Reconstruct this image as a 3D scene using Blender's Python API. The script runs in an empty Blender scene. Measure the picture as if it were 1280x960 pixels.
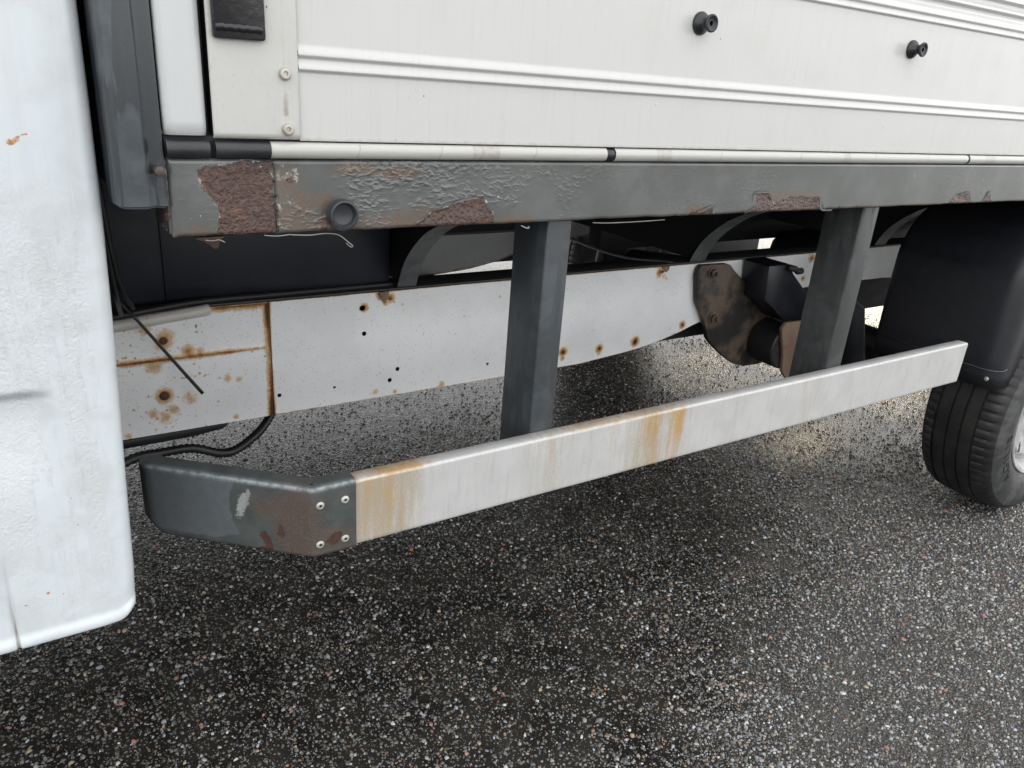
import bpy, bmesh, math, random
import numpy as np
from mathutils import Vector, Matrix
R = math.radians
scene = bpy.context.scene
COL = scene.collection

# ------------------------------------------------------------------ camera
cam_d = bpy.data.cameras.new('camera'); cam_o = bpy.data.objects.new('camera', cam_d); COL.objects.link(cam_o)
right = Vector((0.84069221, -0.53694433, 0.07019537)); up = Vector((0.1467114, 0.35062577, 0.92495261)); back = Vector((-0.52126037, -0.767302, 0.3735442))
m = Matrix((right, up, back)).transposed().to_4x4(); m.translation = Vector((0, -0.85, 1.14))
cam_o.matrix_world = m
cam_d.sensor_width = 36; cam_d.lens = 951 / 1280 * 36; cam_d.clip_start = 0.02; cam_d.clip_end = 2000
scene.camera = cam_o

# ------------------------------------------------------------------ sky, sun, exposure
SUN_EL, SUN_AZ = R(30), R(61)          # azimuth from +Y (beyond the truck) towards +X (its rear)
w = bpy.data.worlds.new('World'); scene.world = w; w.use_nodes = True
nt = w.node_tree; nt.nodes.clear()
sky = nt.nodes.new('ShaderNodeTexSky'); sky.sky_type = 'NISHITA'; sky.sun_disc = False
sky.sun_elevation = SUN_EL; sky.sun_rotation = SUN_AZ; sky.air_density = 1.0; sky.dust_density = 2.0; sky.ozone_density = 1.0
# thin broken cloud: a pale veil over the blue
tc = nt.nodes.new('ShaderNodeTexCoord'); mp = nt.nodes.new('ShaderNodeMapping'); mp.inputs['Scale'].default_value = (1, 1, 2.6)
nz = nt.nodes.new('ShaderNodeTexNoise'); nz.inputs['Scale'].default_value = 2.3; nz.inputs['Detail'].default_value = 7; nz.inputs['Roughness'].default_value = 0.6
rp = nt.nodes.new('ShaderNodeMapRange'); rp.inputs[1].default_value = 0.36; rp.inputs[2].default_value = 0.66; rp.inputs[3].default_value = 0.75; rp.inputs[4].default_value = 1.0
mx = nt.nodes.new('ShaderNodeMix'); mx.data_type = 'RGBA'; mx.inputs[7].default_value = (10.2, 10.2, 10.15, 1)
bg = nt.nodes.new('ShaderNodeBackground'); bg.inputs['Strength'].default_value = 0.15
wo = nt.nodes.new('ShaderNodeOutputWorld')
for a, b in ((tc.outputs['Generated'], mp.inputs['Vector']), (mp.outputs[0], nz.inputs['Vector']), (nz.outputs[0], rp.inputs[0]), (rp.outputs[0], mx.inputs[0]),
             (sky.outputs[0], mx.inputs[6]), (mx.outputs[2], bg.inputs['Color']), (bg.outputs[0], wo.inputs['Surface'])):
    nt.links.new(a, b)
sd = bpy.data.lights.new('sun', 'SUN'); sd.energy = 1.5; sd.angle = R(10); sd.color = (1.0, 0.82, 0.52)
so = bpy.data.objects.new('sun', sd); COL.objects.link(so)
sdir = Vector((math.sin(SUN_AZ) * math.cos(SUN_EL), math.cos(SUN_AZ) * math.cos(SUN_EL), math.sin(SUN_EL)))
so.rotation_euler = sdir.to_track_quat('Z', 'Y').to_euler(); so.location = sdir * 30
scene.view_settings.view_transform = 'Standard'; scene.view_settings.look = 'None'
scene.view_settings.exposure = 0.73; scene.view_settings.gamma = 1

rng = np.random.default_rng(7); random.seed(7)

# ------------------------------------------------------------------ numpy noise and distance fields
def _hash(i, j, s):
    h = (i.astype(np.int64) * 374761393 + j.astype(np.int64) * 668265263 + s * 1442695041) & 0xffffffff
    h = ((h ^ (h >> 13)) * 1274126177) & 0xffffffff
    return ((h ^ (h >> 16)) & 0xffff) / 65535.0
def vnoise(x, y, s=0):
    i = np.floor(x); j = np.floor(y); u = x - i; v = y - j
    u = u * u * (3 - 2 * u); v = v * v * (3 - 2 * v)
    return (_hash(i, j, s) * (1 - u) + _hash(i + 1, j, s) * u) * (1 - v) + (_hash(i, j + 1, s) * (1 - u) + _hash(i + 1, j + 1, s) * u) * v
def fbm(x, y, s=0, o=4):
    t = np.zeros(np.broadcast(x, y).shape); a = 0.5; n = 0
    for k in range(o):
        t = t + a * vnoise(x * 2 ** k, y * 2 ** k, s + k * 17); n += a; a *= 0.55
    return t / n
def seg_dist(x, y, a, b):
    dx, dy = b[0] - a[0], b[1] - a[1]; L = dx * dx + dy * dy + 1e-12
    t = np.clip(((x - a[0]) * dx + (y - a[1]) * dy) / L, 0, 1)
    return np.hypot(x - a[0] - t * dx, y - a[1] - t * dy)
def poly_sd(x, y, P):                      # signed distance, positive inside
    d = np.full(x.shape, 9.0); ins = np.zeros(x.shape, bool)
    for k in range(len(P)):
        a, b = P[k], P[(k + 1) % len(P)]
        d = np.minimum(d, seg_dist(x, y, a, b))
        c = ((a[1] > y) != (b[1] > y)) & (x < (b[0] - a[0]) * (y - a[1]) / (b[1] - a[1] + 1e-12) + a[0])
        ins ^= c
    return np.where(ins, d, -d)
def blob(x, y, c, r, ry=None):             # 1 in the middle, 0 at the rim, negative outside
    return 1 - np.hypot((x - c[0]) / r, (y - c[1]) / (ry or r))
def sstep(a, b, x):
    t = np.clip((x - a) / (b - a), 0, 1); return t * t * (3 - 2 * t)

# ------------------------------------------------------------------ material helper
class Mat:
    def __init__(s, name, color=(.5, .5, .5), rough=.5, metal=0., spec=.5, coat=0.):
        s.m = bpy.data.materials.new(name); s.m.use_nodes = True; s.nt = s.m.node_tree
        s.b = s.nt.nodes['Principled BSDF']; s.set(color=color, rough=rough, metal=metal)
        s.b.inputs['Specular IOR Level'].default_value = spec
        if coat: s.b.inputs['Coat Weight'].default_value = coat; s.b.inputs['Coat Roughness'].default_value = .08
        s._c = None
    def put(s, sock, v):
        if isinstance(v, bpy.types.NodeSocket): s.nt.links.new(v, sock)
        elif isinstance(v, (tuple, list)) and len(v) == 3 and sock.type == 'RGBA': sock.default_value = (*v, 1)
        else: sock.default_value = v
    def set(s, color=None, rough=None, metal=None, normal=None):
        for k, v in (('Base Color', color), ('Roughness', rough), ('Metallic', metal), ('Normal', normal)):
            if v is not None: s.put(s.b.inputs[k], v)
    def node(s, t, **kw):
        n = s.nt.nodes.new(t)
        for k, v in kw.items(): setattr(n, k, v)
        return n
    def P(s):
        if s._c is None: s._c = s.node('ShaderNodeTexCoord').outputs['Object']
        return s._c
    def sc(s, v, xyz):
        n = s.node('ShaderNodeMapping'); s.put(n.inputs[0], v); n.inputs['Scale'].default_value = xyz; return n.outputs[0]
    def noise(s, scale, detail=3, rough=.55, dist=0, vec=None, col=False):
        n = s.node('ShaderNodeTexNoise'); s.put(n.inputs['Vector'], vec or s.P()); n.inputs['Scale'].default_value = scale
        n.inputs['Detail'].default_value = detail; n.inputs['Roughness'].default_value = rough; n.inputs['Distortion'].default_value = dist
        return n.outputs[1 if col else 0]
    def vor(s, scale, feature='F1', out='Distance', vec=None, rnd=1):
        n = s.node('ShaderNodeTexVoronoi', feature=feature); s.put(n.inputs['Vector'], vec or s.P()); n.inputs['Scale'].default_value = scale
        n.inputs['Randomness'].default_value = rnd; return n.outputs[out]
    def op(s, o, a, b=0., c=0.):
        n = s.node('ShaderNodeMath', operation=o); s.put(n.inputs[0], a); s.put(n.inputs[1], b); s.put(n.inputs[2], c); return n.outputs[0]
    def rng(s, v, a, b, c=0., d=1.):
        n = s.node('ShaderNodeMapRange', interpolation_type='SMOOTHSTEP'); s.put(n.inputs[0], v)
        for i, q in enumerate((a, b, c, d)): s.put(n.inputs[i + 1], q)
        return n.outputs[0]
    def mix(s, f, a, b):
        n = s.node('ShaderNodeMix', data_type='RGBA'); s.put(n.inputs[0], f); s.put(n.inputs[6], a); s.put(n.inputs[7], b); return n.outputs[2]
    def fmix(s, f, a, b):
        n = s.node('ShaderNodeMix', data_type='FLOAT'); s.put(n.inputs[0], f); s.put(n.inputs[2], a); s.put(n.inputs[3], b); return n.outputs[0]
    def attr(s, name, col=False):
        n = s.node('ShaderNodeAttribute', attribute_name=name); return n.outputs['Color' if col else 'Fac']
    def xyz(s, v=None):
        n = s.node('ShaderNodeSeparateXYZ'); s.put(n.inputs[0], v or s.P()); return n.outputs
    def bump(s, h, strength=.3, dist=.002, normal=None):
        n = s.node('ShaderNodeBump'); n.inputs['Strength'].default_value = strength; n.inputs['Distance'].default_value = dist
        s.put(n.inputs['Height'], h)
        if normal is not None: s.put(n.inputs['Normal'], normal)
        return n.outputs[0]
RUST_D, RUST_M, RUST_O = (.040, .021, .015), (.10, .045, .025), (.36, .15, .035)

# --- white cab paint, wet and rippled with dried runs
def mat_cab():
    M = Mat('cab_white_paint', rough=.28, coat=.25)
    z = M.attr('drip')
    st = M.noise(1, 3, .6, .4, vec=M.sc(M.P(), (52, 20, 5)))
    runs = M.rng(st, .42, .56)
    wr = M.noise(330, 4, .6, .6, vec=M.sc(M.P(), (1, 1, .8)))
    wr2 = M.noise(120, 3, .55, 1.2)
    wmask = M.op('MULTIPLY', M.op('SUBTRACT', 1.0, M.op('MULTIPLY', runs, .8)), z)
    h = M.op('MULTIPLY', M.op('ADD', wr, M.op('MULTIPLY', wr2, 1.6)), wmask)
    h = M.op('ADD', h, M.op('MULTIPLY', M.op('MULTIPLY', runs, z), .9))
    n1 = M.bump(h, .5, .0012)
    n2 = M.bump(M.noise(260, 2), .12, .0006, n1)
    rim = M.op('MULTIPLY', M.op('MULTIPLY', M.rng(st, .445, .49), M.rng(st, .535, .49)), M.rng(M.noise(120, 4, .6), .38, .6))
    dust = M.noise(22, 4, .6, .5)
    c = M.mix(M.rng(dust, .4, .7), (.60, .645, .675), (.545, .58, .60))
    c = M.mix(M.op('MULTIPLY', M.op('MULTIPLY', M.op('SUBTRACT', 1.0, runs), z), .22), c, (.56, .55, .53))
    c = M.mix(M.op('MULTIPLY', M.op('MULTIPLY', rim, z), .24), c, (.36, .37, .37))
    c = M.mix(M.rng(M.noise(1, 4, .6, .2, vec=M.sc(M.P(), (30, 12, 2.2))), .48, .72, 0, .3), c, (.47, .475, .465))
    sp = M.vor(55, out='Distance'); spk = M.rng(sp, .055, .03)
    keep = M.rng(M.noise(31, 1), .56, .6)
    c = M.mix(M.op('MULTIPLY', M.op('MULTIPLY', spk, keep), .75), c, (.16, .1, .07))
    rst = M.attr('rust'); rk = M.rng(M.op('ADD', rst, M.op('MULTIPLY', M.op('SUBTRACT', M.noise(400, 3), .5), .9)), .15, .55)
    c = M.mix(rk, c, (.42, .17, .04))
    sl = M.attr('seam'); c = M.mix(M.rng(sl, .2, .9, 0, .75), c, (.22, .18, .15))
    M.set(color=c, normal=n2, rough=M.fmix(wmask, .22, .38))
    return M.m
# --- powder-painted aluminium of sideboard
def mat_board(name, base, dirt=.35):
    M = Mat(name, rough=.34, coat=.3)
    streak = M.noise(1, 4, .6, vec=M.sc(M.P(), (150, 40, 6)))
    cl = M.noise(9, 4, .6, .6)
    c = M.mix(M.rng(streak, .5, .8, 0, dirt * .6), base, (.42, .41, .39))
    c = M.mix(M.rng(cl, .5, .8, 0, dirt), c, (.51, .495, .47))
    e = M.attr('grime'); c = M.mix(M.rng(M.op('ADD', e, M.op('MULTIPLY', M.op('SUBTRACT', M.noise(120, 4, .65), .5), .8)), .3, 1.1, 0, .75), c, (.25, .21, .165))
    sp = M.vor(38, out='Distance', vec=M.sc(M.P(), (1, 1, .7))); keep = M.rng(M.noise(27, 1), .50, .55)
    c = M.mix(M.op('MULTIPLY', M.rng(sp, .04, .022), keep), c, (.05, .045, .04))
    scr = M.vor(1, out='Distance', vec=M.sc(M.P(), (260, 1, 34))); k2 = M.rng(M.noise(14, 2), .54, .6)
    c = M.mix(M.op('MULTIPLY', M.op('MULTIPLY', M.rng(scr, .11, .05), k2), .45), c, (.25, .23, .22))
    dr = M.vor(60, out='Distance'); dk = M.rng(M.noise(44, 1), .6, .63)
    drop = M.op('MULTIPLY', M.rng(dr, .12, .02), dk)
    n = M.bump(M.noise(60, 2), .06, .002); n = M.bump(drop, .5, .0012, n)
    M.set(color=c, normal=n, rough=M.fmix(M.rng(cl, .4, .7), .3, .42))
    return M.m
# --- grey-green painted steel that is blistered, peeling and rusting
def mat_beam():
    M = Mat('blistered_grey_paint', rough=.3)
    a = M.attr('crust'); f = M.attr('film'); bl = M.attr('blister')
    n1 = M.noise(95, 5, .65); n2 = M.noise(420, 4, .6); big = M.noise(11, 4, .6)
    edge = M.op('ADD', a, M.op('ADD', M.op('MULTIPLY', M.op('SUBTRACT', n1, .5), .9), M.op('MULTIPLY', M.op('SUBTRACT', n2, .5), .25)))
    rm = M.rng(edge, -.02, .06)
    lip = M.op('MULTIPLY', M.rng(edge, -.12, -.02), M.op('SUBTRACT', 1.0, rm))
    fm = M.rng(M.op('ADD', f, M.op('ADD', M.op('MULTIPLY', M.op('SUBTRACT', n1, .5), 1.2), M.op('MULTIPLY', M.op('SUBTRACT', M.noise(34, 4, .6), .5), 1.2))), .15, 1.1, 0, .9)
    paint = M.mix(M.rng(big, .38, .66), (.080, .087, .083), (.108, .116, .111))
    paint = M.mix(M.rng(M.noise(48, 5, .7), .56, .74, 0, .3), paint, (.15, .125, .09))
    c = M.mix(M.op('MULTIPLY', fm, .75), paint, M.mix(M.rng(n2, .35, .65), (.085, .055, .038), (.17, .085, .042)))
    c = M.mix(M.op('MULTIPLY', M.op('MULTIPLY', lip, M.rng(M.noise(60, 2), .5, .6)), .8), c, (.42, .42, .40))
    rc = M.mix(M.rng(M.noise(170, 5, .7), .3, .7), RUST_D, (.115, .055, .040))
    rc = M.mix(M.rng(M.noise(30, 3), .56, .78, 0, .8), rc, (.17, .072, .036))
    c = M.mix(rm, c, rc)
    c = M.mix(M.attr('dark_edge'), c, (.018, .017, .016))  # dark joint groove and darker top edge
    spk = M.rng(M.vor(120), .14, .07); kk = M.rng(M.noise(40, 2), .6, .66)
    c = M.mix(M.op('MULTIPLY', M.op('MULTIPLY', spk, kk), .8), c, (.6, .6, .57))
    stz = M.sc(M.P(), (110, 110, 190))
    hb = M.op('MULTIPLY', M.rng(M.noise(1, 1.5, .5, .2, vec=stz), .42, .78), M.op('ADD', .0, bl))
    hr = M.op('MULTIPLY', M.op('ADD', M.noise(240, 5, .65), M.op('MULTIPLY', M.noise(80, 3), 1.2)), rm)
    nrm = M.bump(hb, .55, .0022)
    nrm = M.bump(hr, 1.0, .0042, nrm)
    nrm = M.bump(M.op('SUBTRACT', 1.0, rm), .9, .0016, nrm)
    M.b.inputs['Coat Weight'].default_value = .5; M.b.inputs['Coat Roughness'].default_value = .06; M.put(M.b.inputs['Coat Normal'], nrm)
    M.set(color=c, normal=nrm, rough=M.fmix(rm, M.fmix(fm, .2, .28), .38))
    return M.m
# --- thick white chassis enamel with bleeding rust
def mat_rail(name='chassis_white_enamel', base=(.89, .90, .91)):
    M = Mat(name, rough=.34)
    a = M.attr('rust'); n1 = M.noise(150, 5, .65); n0 = M.noise(45, 3, .6); n2 = M.noise(500, 3, .6)
    e = M.op('ADD', a, M.op('ADD', M.op('MULTIPLY', M.op('SUBTRACT', n1, .5), .8), M.op('ADD', M.op('MULTIPLY', M.op('SUBTRACT', n0, .5), .5), M.op('MULTIPLY', M.op('SUBTRACT', n2, .5), .3))))
    halo = M.rng(e, .06, .52); mid = M.rng(e, .48, .90); core = M.rng(e, .84, 1.12)
    c = M.mix(M.rng(M.noise(6, 3), .35, .7), base, tuple(v * .9 for v in base))
    v = M.vor(85); keep = M.rng(M.op('ADD', n0, M.op('MULTIPLY', a, .25)), .45, .60)
    sp = M.op('MULTIPLY', M.rng(M.op('ADD', v, M.op('MULTIPLY', M.op('SUBTRACT', n2, .5), .16)), .27, .12), keep)
    v2 = M.vor(190); sp2 = M.op('MULTIPLY', M.rng(v2, .22, .10), M.rng(M.noise(70, 2), .46, .56))
    c = M.mix(M.op('MULTIPLY', sp, .85), c, (.40, .20, .06)); c = M.mix(M.op('MULTIPLY', sp2, .75), c, (.22, .15, .10))
    c = M.mix(M.op('MULTIPLY', halo, .8), c, (.62, .36, .11)); c = M.mix(mid, c, M.mix(n1, (.22, .085, .018), (.46, .19, .035))); c = M.mix(core, c, (.07, .032, .018))
    b = M.attr('dab'); c = M.mix(M.rng(b, .2, .4), c, (.10, .32, .46))
    n = M.bump(M.noise(70, 2), .12, .002); n = M.bump(M.op('MULTIPLY', e, M.rng(e, .3, .6)), .7, .0015, n); n = M.bump(n2, .1, .0006, n)
    M.set(color=c, normal=n, rough=M.fmix(mid, .33, .75))
    return M.m
# --- side guard aluminium, weather-stained
def mat_guard():
    M = Mat('weathered_aluminium', rough=.42, metal=.15)
    s = M.attr('stain'); t = M.attr('tan')
    n1 = M.noise(70, 4, .65); vs = M.noise(1, 5, .65, .5, vec=M.sc(M.P(), (95, 60, 9))); sc = M.noise(260, 5, .7)
    c = M.mix(M.rng(M.noise(17, 4), .38, .64), (.53, .53, .525), (.485, .485, .48))
    c = M.mix(M.rng(vs, .46, .7, 0, .4), c, (.58, .585, .585))
    tm = M.rng(M.op('ADD', t, M.op('ADD', M.op('MULTIPLY', M.op('SUBTRACT', vs, .5), 1.5), M.op('MULTIPLY', M.op('SUBTRACT', sc, .5), 1.1))), .2, 1.1, 0, .85)
    c = M.mix(tm, c, (.37, .30, .205))
    om = M.rng(M.op('ADD', s, M.op('ADD', M.op('MULTIPLY', M.op('SUBTRACT', vs, .5), 1.3), M.op('ADD', M.op('MULTIPLY', M.op('SUBTRACT', sc, .5), .9), M.op('MULTIPLY', M.op('SUBTRACT', n1, .5), .8)))), .12, 1.25, 0, .85)
    c = M.mix(om, c, (.45, .245, .055))
    c = M.mix(M.rng(sc, .60, .72, 0, .5), c, (.60, .60, .59))
    c = M.mix(M.rng(M.noise(1, 5, .65, .4, vec=M.sc(M.P(), (130, 60, 11))), .50, .74, 0, .45), c, (.36, .335, .295))
    dri = M.noise(1, 4, .6, .3, vec=M.sc(M.P(), (240, 60, 14))); c = M.mix(M.op('MULTIPLY', M.rng(dri, .58, .7), M.rng(M.noise(12, 2), .42, .6, 0, .55)), c, (.62, .62, .61))
    spk = M.op('MULTIPLY', M.rng(M.vor(70), .07, .035), M.rng(M.noise(33, 1), .58, .62)); c = M.mix(spk, c, (.06, .05, .04))
    scr = M.op('MULTIPLY', M.rng(M.vor(1, vec=M.sc(M.P(), (40, 300, 420))), .07, .03), M.rng(M.noise(15, 2), .52, .6, 0, .6)); c = M.mix(scr, c, (.25, .24, .22))
    n = M.bump(sc, .25, .0007); n = M.bump(vs, .15, .001, n)
    M.set(color=c, normal=n, rough=M.fmix(M.rng(n1, .35, .65), .33, .52))
    return M.m
# --- the grey end cap: painted steel, bluish wet sheen painted into the colour, rust breaking through
def mat_cap():
    M = Mat('worn_grey_cap_paint', rough=.38)
    a = M.attr('crust'); w_ = M.attr('sheen'); f = M.attr('film'); ch = M.attr('chip')
    n1 = M.noise(85, 5, .65); n2 = M.noise(420, 4, .65); n3 = M.noise(30, 4, .6)
    p = M.mix(M.rng(n3, .36, .66), (.050, .058, .058), (.072, .081, .078))
    sm = M.rng(M.op('ADD', w_, M.op('MULTIPLY', M.op('SUBTRACT', n1, .5), .22)), -.01, .05)
    p = M.mix(sm, p, M.mix(M.rng(n1, .3, .7), (.088, .099, .108), (.104, .116, .124)))
    cm = M.rng(M.op('ADD', ch, M.op('ADD', M.op('MULTIPLY', M.op('SUBTRACT', n1, .5), 2.6), M.op('MULTIPLY', M.op('SUBTRACT', n2, .5), 1.2))), .1, .2)
    p = M.mix(cm, p, (.27, .29, .28))
    fm = M.rng(M.op('ADD', f, M.op('ADD', M.op('MULTIPLY', M.op('SUBTRACT', n1, .5), .9), M.op('MULTIPLY', M.op('SUBTRACT', n2, .5), .7))), .15, .75, 0, .85)
    c = M.mix(fm, p, M.mix(M.rng(n2, .3, .7), (.058, .042, .036), (.115, .078, .060)))
    e = M.op('ADD', a, M.op('ADD', M.op('MULTIPLY', M.op('SUBTRACT', n1, .5), 1.7), M.op('MULTIPLY', M.op('SUBTRACT', n2, .5), .6))); rm = M.rng(e, .02, .1)
    c = M.mix(rm, c, M.mix(M.rng(n2, .35, .65), (.035, .018, .014), (.085, .042, .030)))
    c = M.mix(M.op('MULTIPLY', M.attr('edge'), M.rng(n1, .35, .6, .2, .8)), c, (.30, .33, .35))  # worn top edge, with its pale highlight painted into the colour
    sc_ = M.vor(1, vec=M.sc(M.P(), (90, 300, 220))); c = M.mix(M.op('MULTIPLY', M.rng(sc_, .09, .04), M.rng(M.noise(23, 2), .56, .62, 0, .5)), c, (.35, .33, .3))
    n = M.bump(n2, .15, .0008); n = M.bump(M.op('SUBTRACT', 1.0, rm), .8, .0014, n); n = M.bump(M.op('MULTIPLY', n1, fm), .4, .0015, n)
    M.set(color=c, normal=n, rough=M.fmix(fm, M.fmix(sm, .40, .30), .55))
    return M.m
def mat_grey(name, col, rough=.36, var=.25, rust=0., wetdark=.85):
    M = Mat(name, rough=rough)
    n1 = M.noise(26, 4, .6); n2 = M.noise(330, 3)
    c = M.mix(M.rng(n1, .32, .68), tuple(v * (1 - var) for v in col), tuple(v * (1 + var) for v in col))
    wet = M.rng(M.noise(1, 3, .6, .6, vec=M.sc(M.P(), (34, 34, 5))), .5, .54)
    if rust: c = M.mix(M.rng(M.noise(60, 5, .7), .55, .72, 0, rust), c, (.13, .06, .03))
    c = M.mix(wet, c, tuple(v * wetdark for v in col))      # wet runs look deeper
    n = M.bump(n2, .1, .0007); n = M.bump(wet, .25, .0005, n)
    M.set(color=c, rough=M.fmix(wet, rough, rough * .65), normal=n)
    return M.m
def mat_plain(name, col, rough=.5, metal=0., bumps=.15, scale=200, var=.2, spec=.5):
    M = Mat(name, rough=rough, metal=metal, spec=spec)
    n1 = M.noise(scale * .12, 4, .6); n2 = M.noise(scale, 3)
    M.set(color=M.mix(M.rng(n1, .3, .7), tuple(v * (1 - var) for v in col), tuple(min(1, v * (1 + var)) for v in col)),
          normal=M.bump(n2, bumps, .001), rough=M.fmix(n1, rough * .8, min(1, rough * 1.2)))
    return M.m
def mat_dusty(name, col, dust, rough=.6):
    M = Mat(name, rough=rough)
    n1 = M.noise(12, 4, .6); n2 = M.noise(190, 4, .65)
    c = M.mix(M.rng(n1, .42, .62), col, dust); c = M.mix(M.rng(n2, .5, .75, 0, .5), c, tuple(v * .5 for v in col))
    M.set(color=c, normal=M.bump(n2, .35, .0015)); return M.m

# --- wet asphalt
def mat_asphalt():
    M = Mat('wet_asphalt', rough=.4, spec=.5)
    d1 = M.vor(150, out='Distance'); c1 = M.vor(150, out='Color'); d2 = M.vor(330, out='Distance'); c2 = M.vor(330, out='Color')
    s1 = M.node('ShaderNodeSeparateColor'); M.put(s1.inputs[0], c1); s2 = M.node('ShaderNodeSeparateColor'); M.put(s2.inputs[0], c2)
    big = M.noise(1.4, 4, .6); mid = M.noise(9, 4, .6)
    base = M.mix(M.rng(mid, .35, .65), (.013, .0122, .0106), (.030, .0275, .0232))
    ch1 = M.op('MULTIPLY', M.rng(s1.outputs[0], .70, .99), M.rng(d1, .50, .38))
    ch2 = M.op('MULTIPLY', M.rng(s2.outputs[1], .80, .99), M.rng(d2, .50, .38))
    tone = M.mix(M.rng(s1.outputs[1], .25, .3), M.mix(s1.outputs[2], (.24, .14, .08), (.28, .21, .13)), (.27, .275, .28))
    c = M.mix(ch1, base, tone); c = M.mix(M.op('MULTIPLY', ch2, .8), c, (.36, .36, .355))
    h1 = M.op('MULTIPLY', M.op('SUBTRACT', .55, d1), M.op('ADD', .35, s1.outputs[0]))
    h2 = M.op('MULTIPLY', M.op('SUBTRACT', .55, d2), M.op('ADD', .3, s2.outputs[0]))
    P3 = M.xyz(); away = M.rng(M.op('ADD', M.op('SUBTRACT', M.op('MULTIPLY', P3[0], .55), P3[1]), M.op('MULTIPLY', M.op('SUBTRACT', M.noise(1.1, 3), .5), .9)), .55, 1.35)   # coarser away from the truck; mask also places the painted sky brightness
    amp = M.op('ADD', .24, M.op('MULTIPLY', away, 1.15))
    c = M.mix(M.op('MULTIPLY', away, .3), c, M.mix(s1.outputs[2], (.035, .032, .028), (.085, .080, .072)))     # paler away from the truck: brighter sky reflection painted into the colour
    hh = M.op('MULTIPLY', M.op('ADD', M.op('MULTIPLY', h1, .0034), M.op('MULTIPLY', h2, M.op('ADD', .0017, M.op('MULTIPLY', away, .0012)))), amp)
    n = M.bump(hh, 1.0, 1.0)
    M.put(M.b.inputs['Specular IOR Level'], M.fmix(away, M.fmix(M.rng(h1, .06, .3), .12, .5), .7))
    M.set(color=c, normal=n, rough=M.rng(big, .3, .7, .12, .20))
    return M.m
def mat_chip():
    M = Mat('wet_stone', rough=.3, spec=.7)
    c = M.attr('tone', True); n1 = M.noise(600, 4, .65)
    c = M.mix(M.rng(n1, .35, .75, 0, .55), c, (.05, .05, .05))
    M.set(color=c, normal=M.bump(n1, .4, .0008), rough=.28); return M.m

# ------------------------------------------------------------------ mesh helpers
def link(name, me, mat, parent=None, smooth=False, **props):
    o = bpy.data.objects.new(name, me); COL.objects.link(o)
    if mat is not None and not me.materials: me.materials.append(mat)
    if parent is not None: o.parent = parent
    if smooth: me.shade_smooth()
    for k, v in props.items(): o[k] = v
    return o
def empty(name, parent=None, **props):
    o = bpy.data.objects.new(name, None); COL.objects.link(o); o.empty_display_size = .1
    if parent is not None: o.parent = parent
    for k, v in props.items(): o[k] = v
    return o
def mesh_np(name, V, F):
    me = bpy.data.meshes.new(name); me.from_pydata([tuple(v) for v in V], [], [tuple(f) for f in F]); me.update(); return me
def grid_mesh(name, X, Y, Z, attrs=None, closed=False, drop=None):
    n, k = X.shape; V = np.stack([X, Y, Z], -1).reshape(-1, 3)
    i = np.arange(n - 1)[:, None]; j = np.arange(k - (0 if closed else 1))[None, :]; j2 = (j + 1) % k
    F = np.stack([np.broadcast_to(i * k + j, (n - 1, j.shape[1])), (i + 1) * k + j, (i + 1) * k + j2, np.broadcast_to(i * k + j2, (n - 1, j.shape[1]))], -1).reshape(-1, 4)
    if drop is not None: F = F[~drop.reshape(-1)]
    me = bpy.data.meshes.new(name)
    me.vertices.add(len(V)); me.vertices.foreach_set('co', V.astype(np.float32).ravel())
    me.loops.add(F.size); me.loops.foreach_set('vertex_index', F.astype(np.int32).ravel())
    me.polygons.add(len(F)); me.polygons.foreach_set('loop_start', np.arange(0, F.size, 4, dtype=np.int32))
    me.update(calc_edges=True); me.validate()
    for a, v in (attrs or {}).items():
        at = me.attributes.new(a, 'FLOAT', 'POINT'); at.data.foreach_set('value', np.broadcast_to(v, X.shape).astype(np.float32).ravel())
    return me
def bm_box(bm, x0, x1, y0, y1, z0, z1):
    vs = [bm.verts.new((x, y, z)) for x in (x0, x1) for y in (y0, y1) for z in (z0, z1)]
    fs = [bm.faces.new([vs[i] for i in q]) for q in ((0, 1, 3, 2), (4, 6, 7, 5), (0, 4, 5, 1), (2, 3, 7, 6), (0, 2, 6, 4), (1, 5, 7, 3))]
    return vs
def fin(bm, name, bev=0, seg=2):
    bmesh.ops.recalc_face_normals(bm, faces=bm.faces)
    if bev:
        es = [e for e in bm.edges if len(e.link_faces) == 2 and e.calc_face_angle(0) > R(30)]
        bmesh.ops.bevel(bm, geom=es, offset=bev, segments=seg, profile=.5, affect='EDGES', clamp_overlap=True)
    me = bpy.data.meshes.new(name); bm.to_mesh(me); bm.free()
    me.shade_smooth()
    try: me.set_sharp_from_angle(angle=R(40))
    except Exception: pass
    return me
def box(name, d, mat, parent, bev=.002, **props):
    bm = bmesh.new(); bm_box(bm, *d); return link(name, fin(bm, name, bev), mat, parent, **props)
def prism(name, pts, axis, a0, a1, mat, parent, bev=.0015, **props):
    """polygon pts extruded along axis ('x': pts=(y,z); 'y': pts=(x,z); 'z': pts=(x,y))"""
    bm = bmesh.new()
    def co(p, a): return {'x': (a, p[0], p[1]), 'y': (p[0], a, p[1]), 'z': (p[0], p[1], a)}[axis]
    A = [bm.verts.new(co(p, a0)) for p in pts]; B = [bm.verts.new(co(p, a1)) for p in pts]; n = len(pts)
    bm.faces.new(A); bm.faces.new(B[::-1])
    for i in range(n): bm.faces.new((A[i], A[(i + 1) % n], B[(i + 1) % n], B[i]))
    return link(name, fin(bm, name, bev), mat, parent, **props)
def basis(ax):
    ax = Vector(ax).normalized(); t = Vector((0, 0, 1)) if abs(ax.z) < .9 else Vector((1, 0, 0))
    u = ax.cross(t).normalized(); return ax, u, u.cross(ax)
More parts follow.
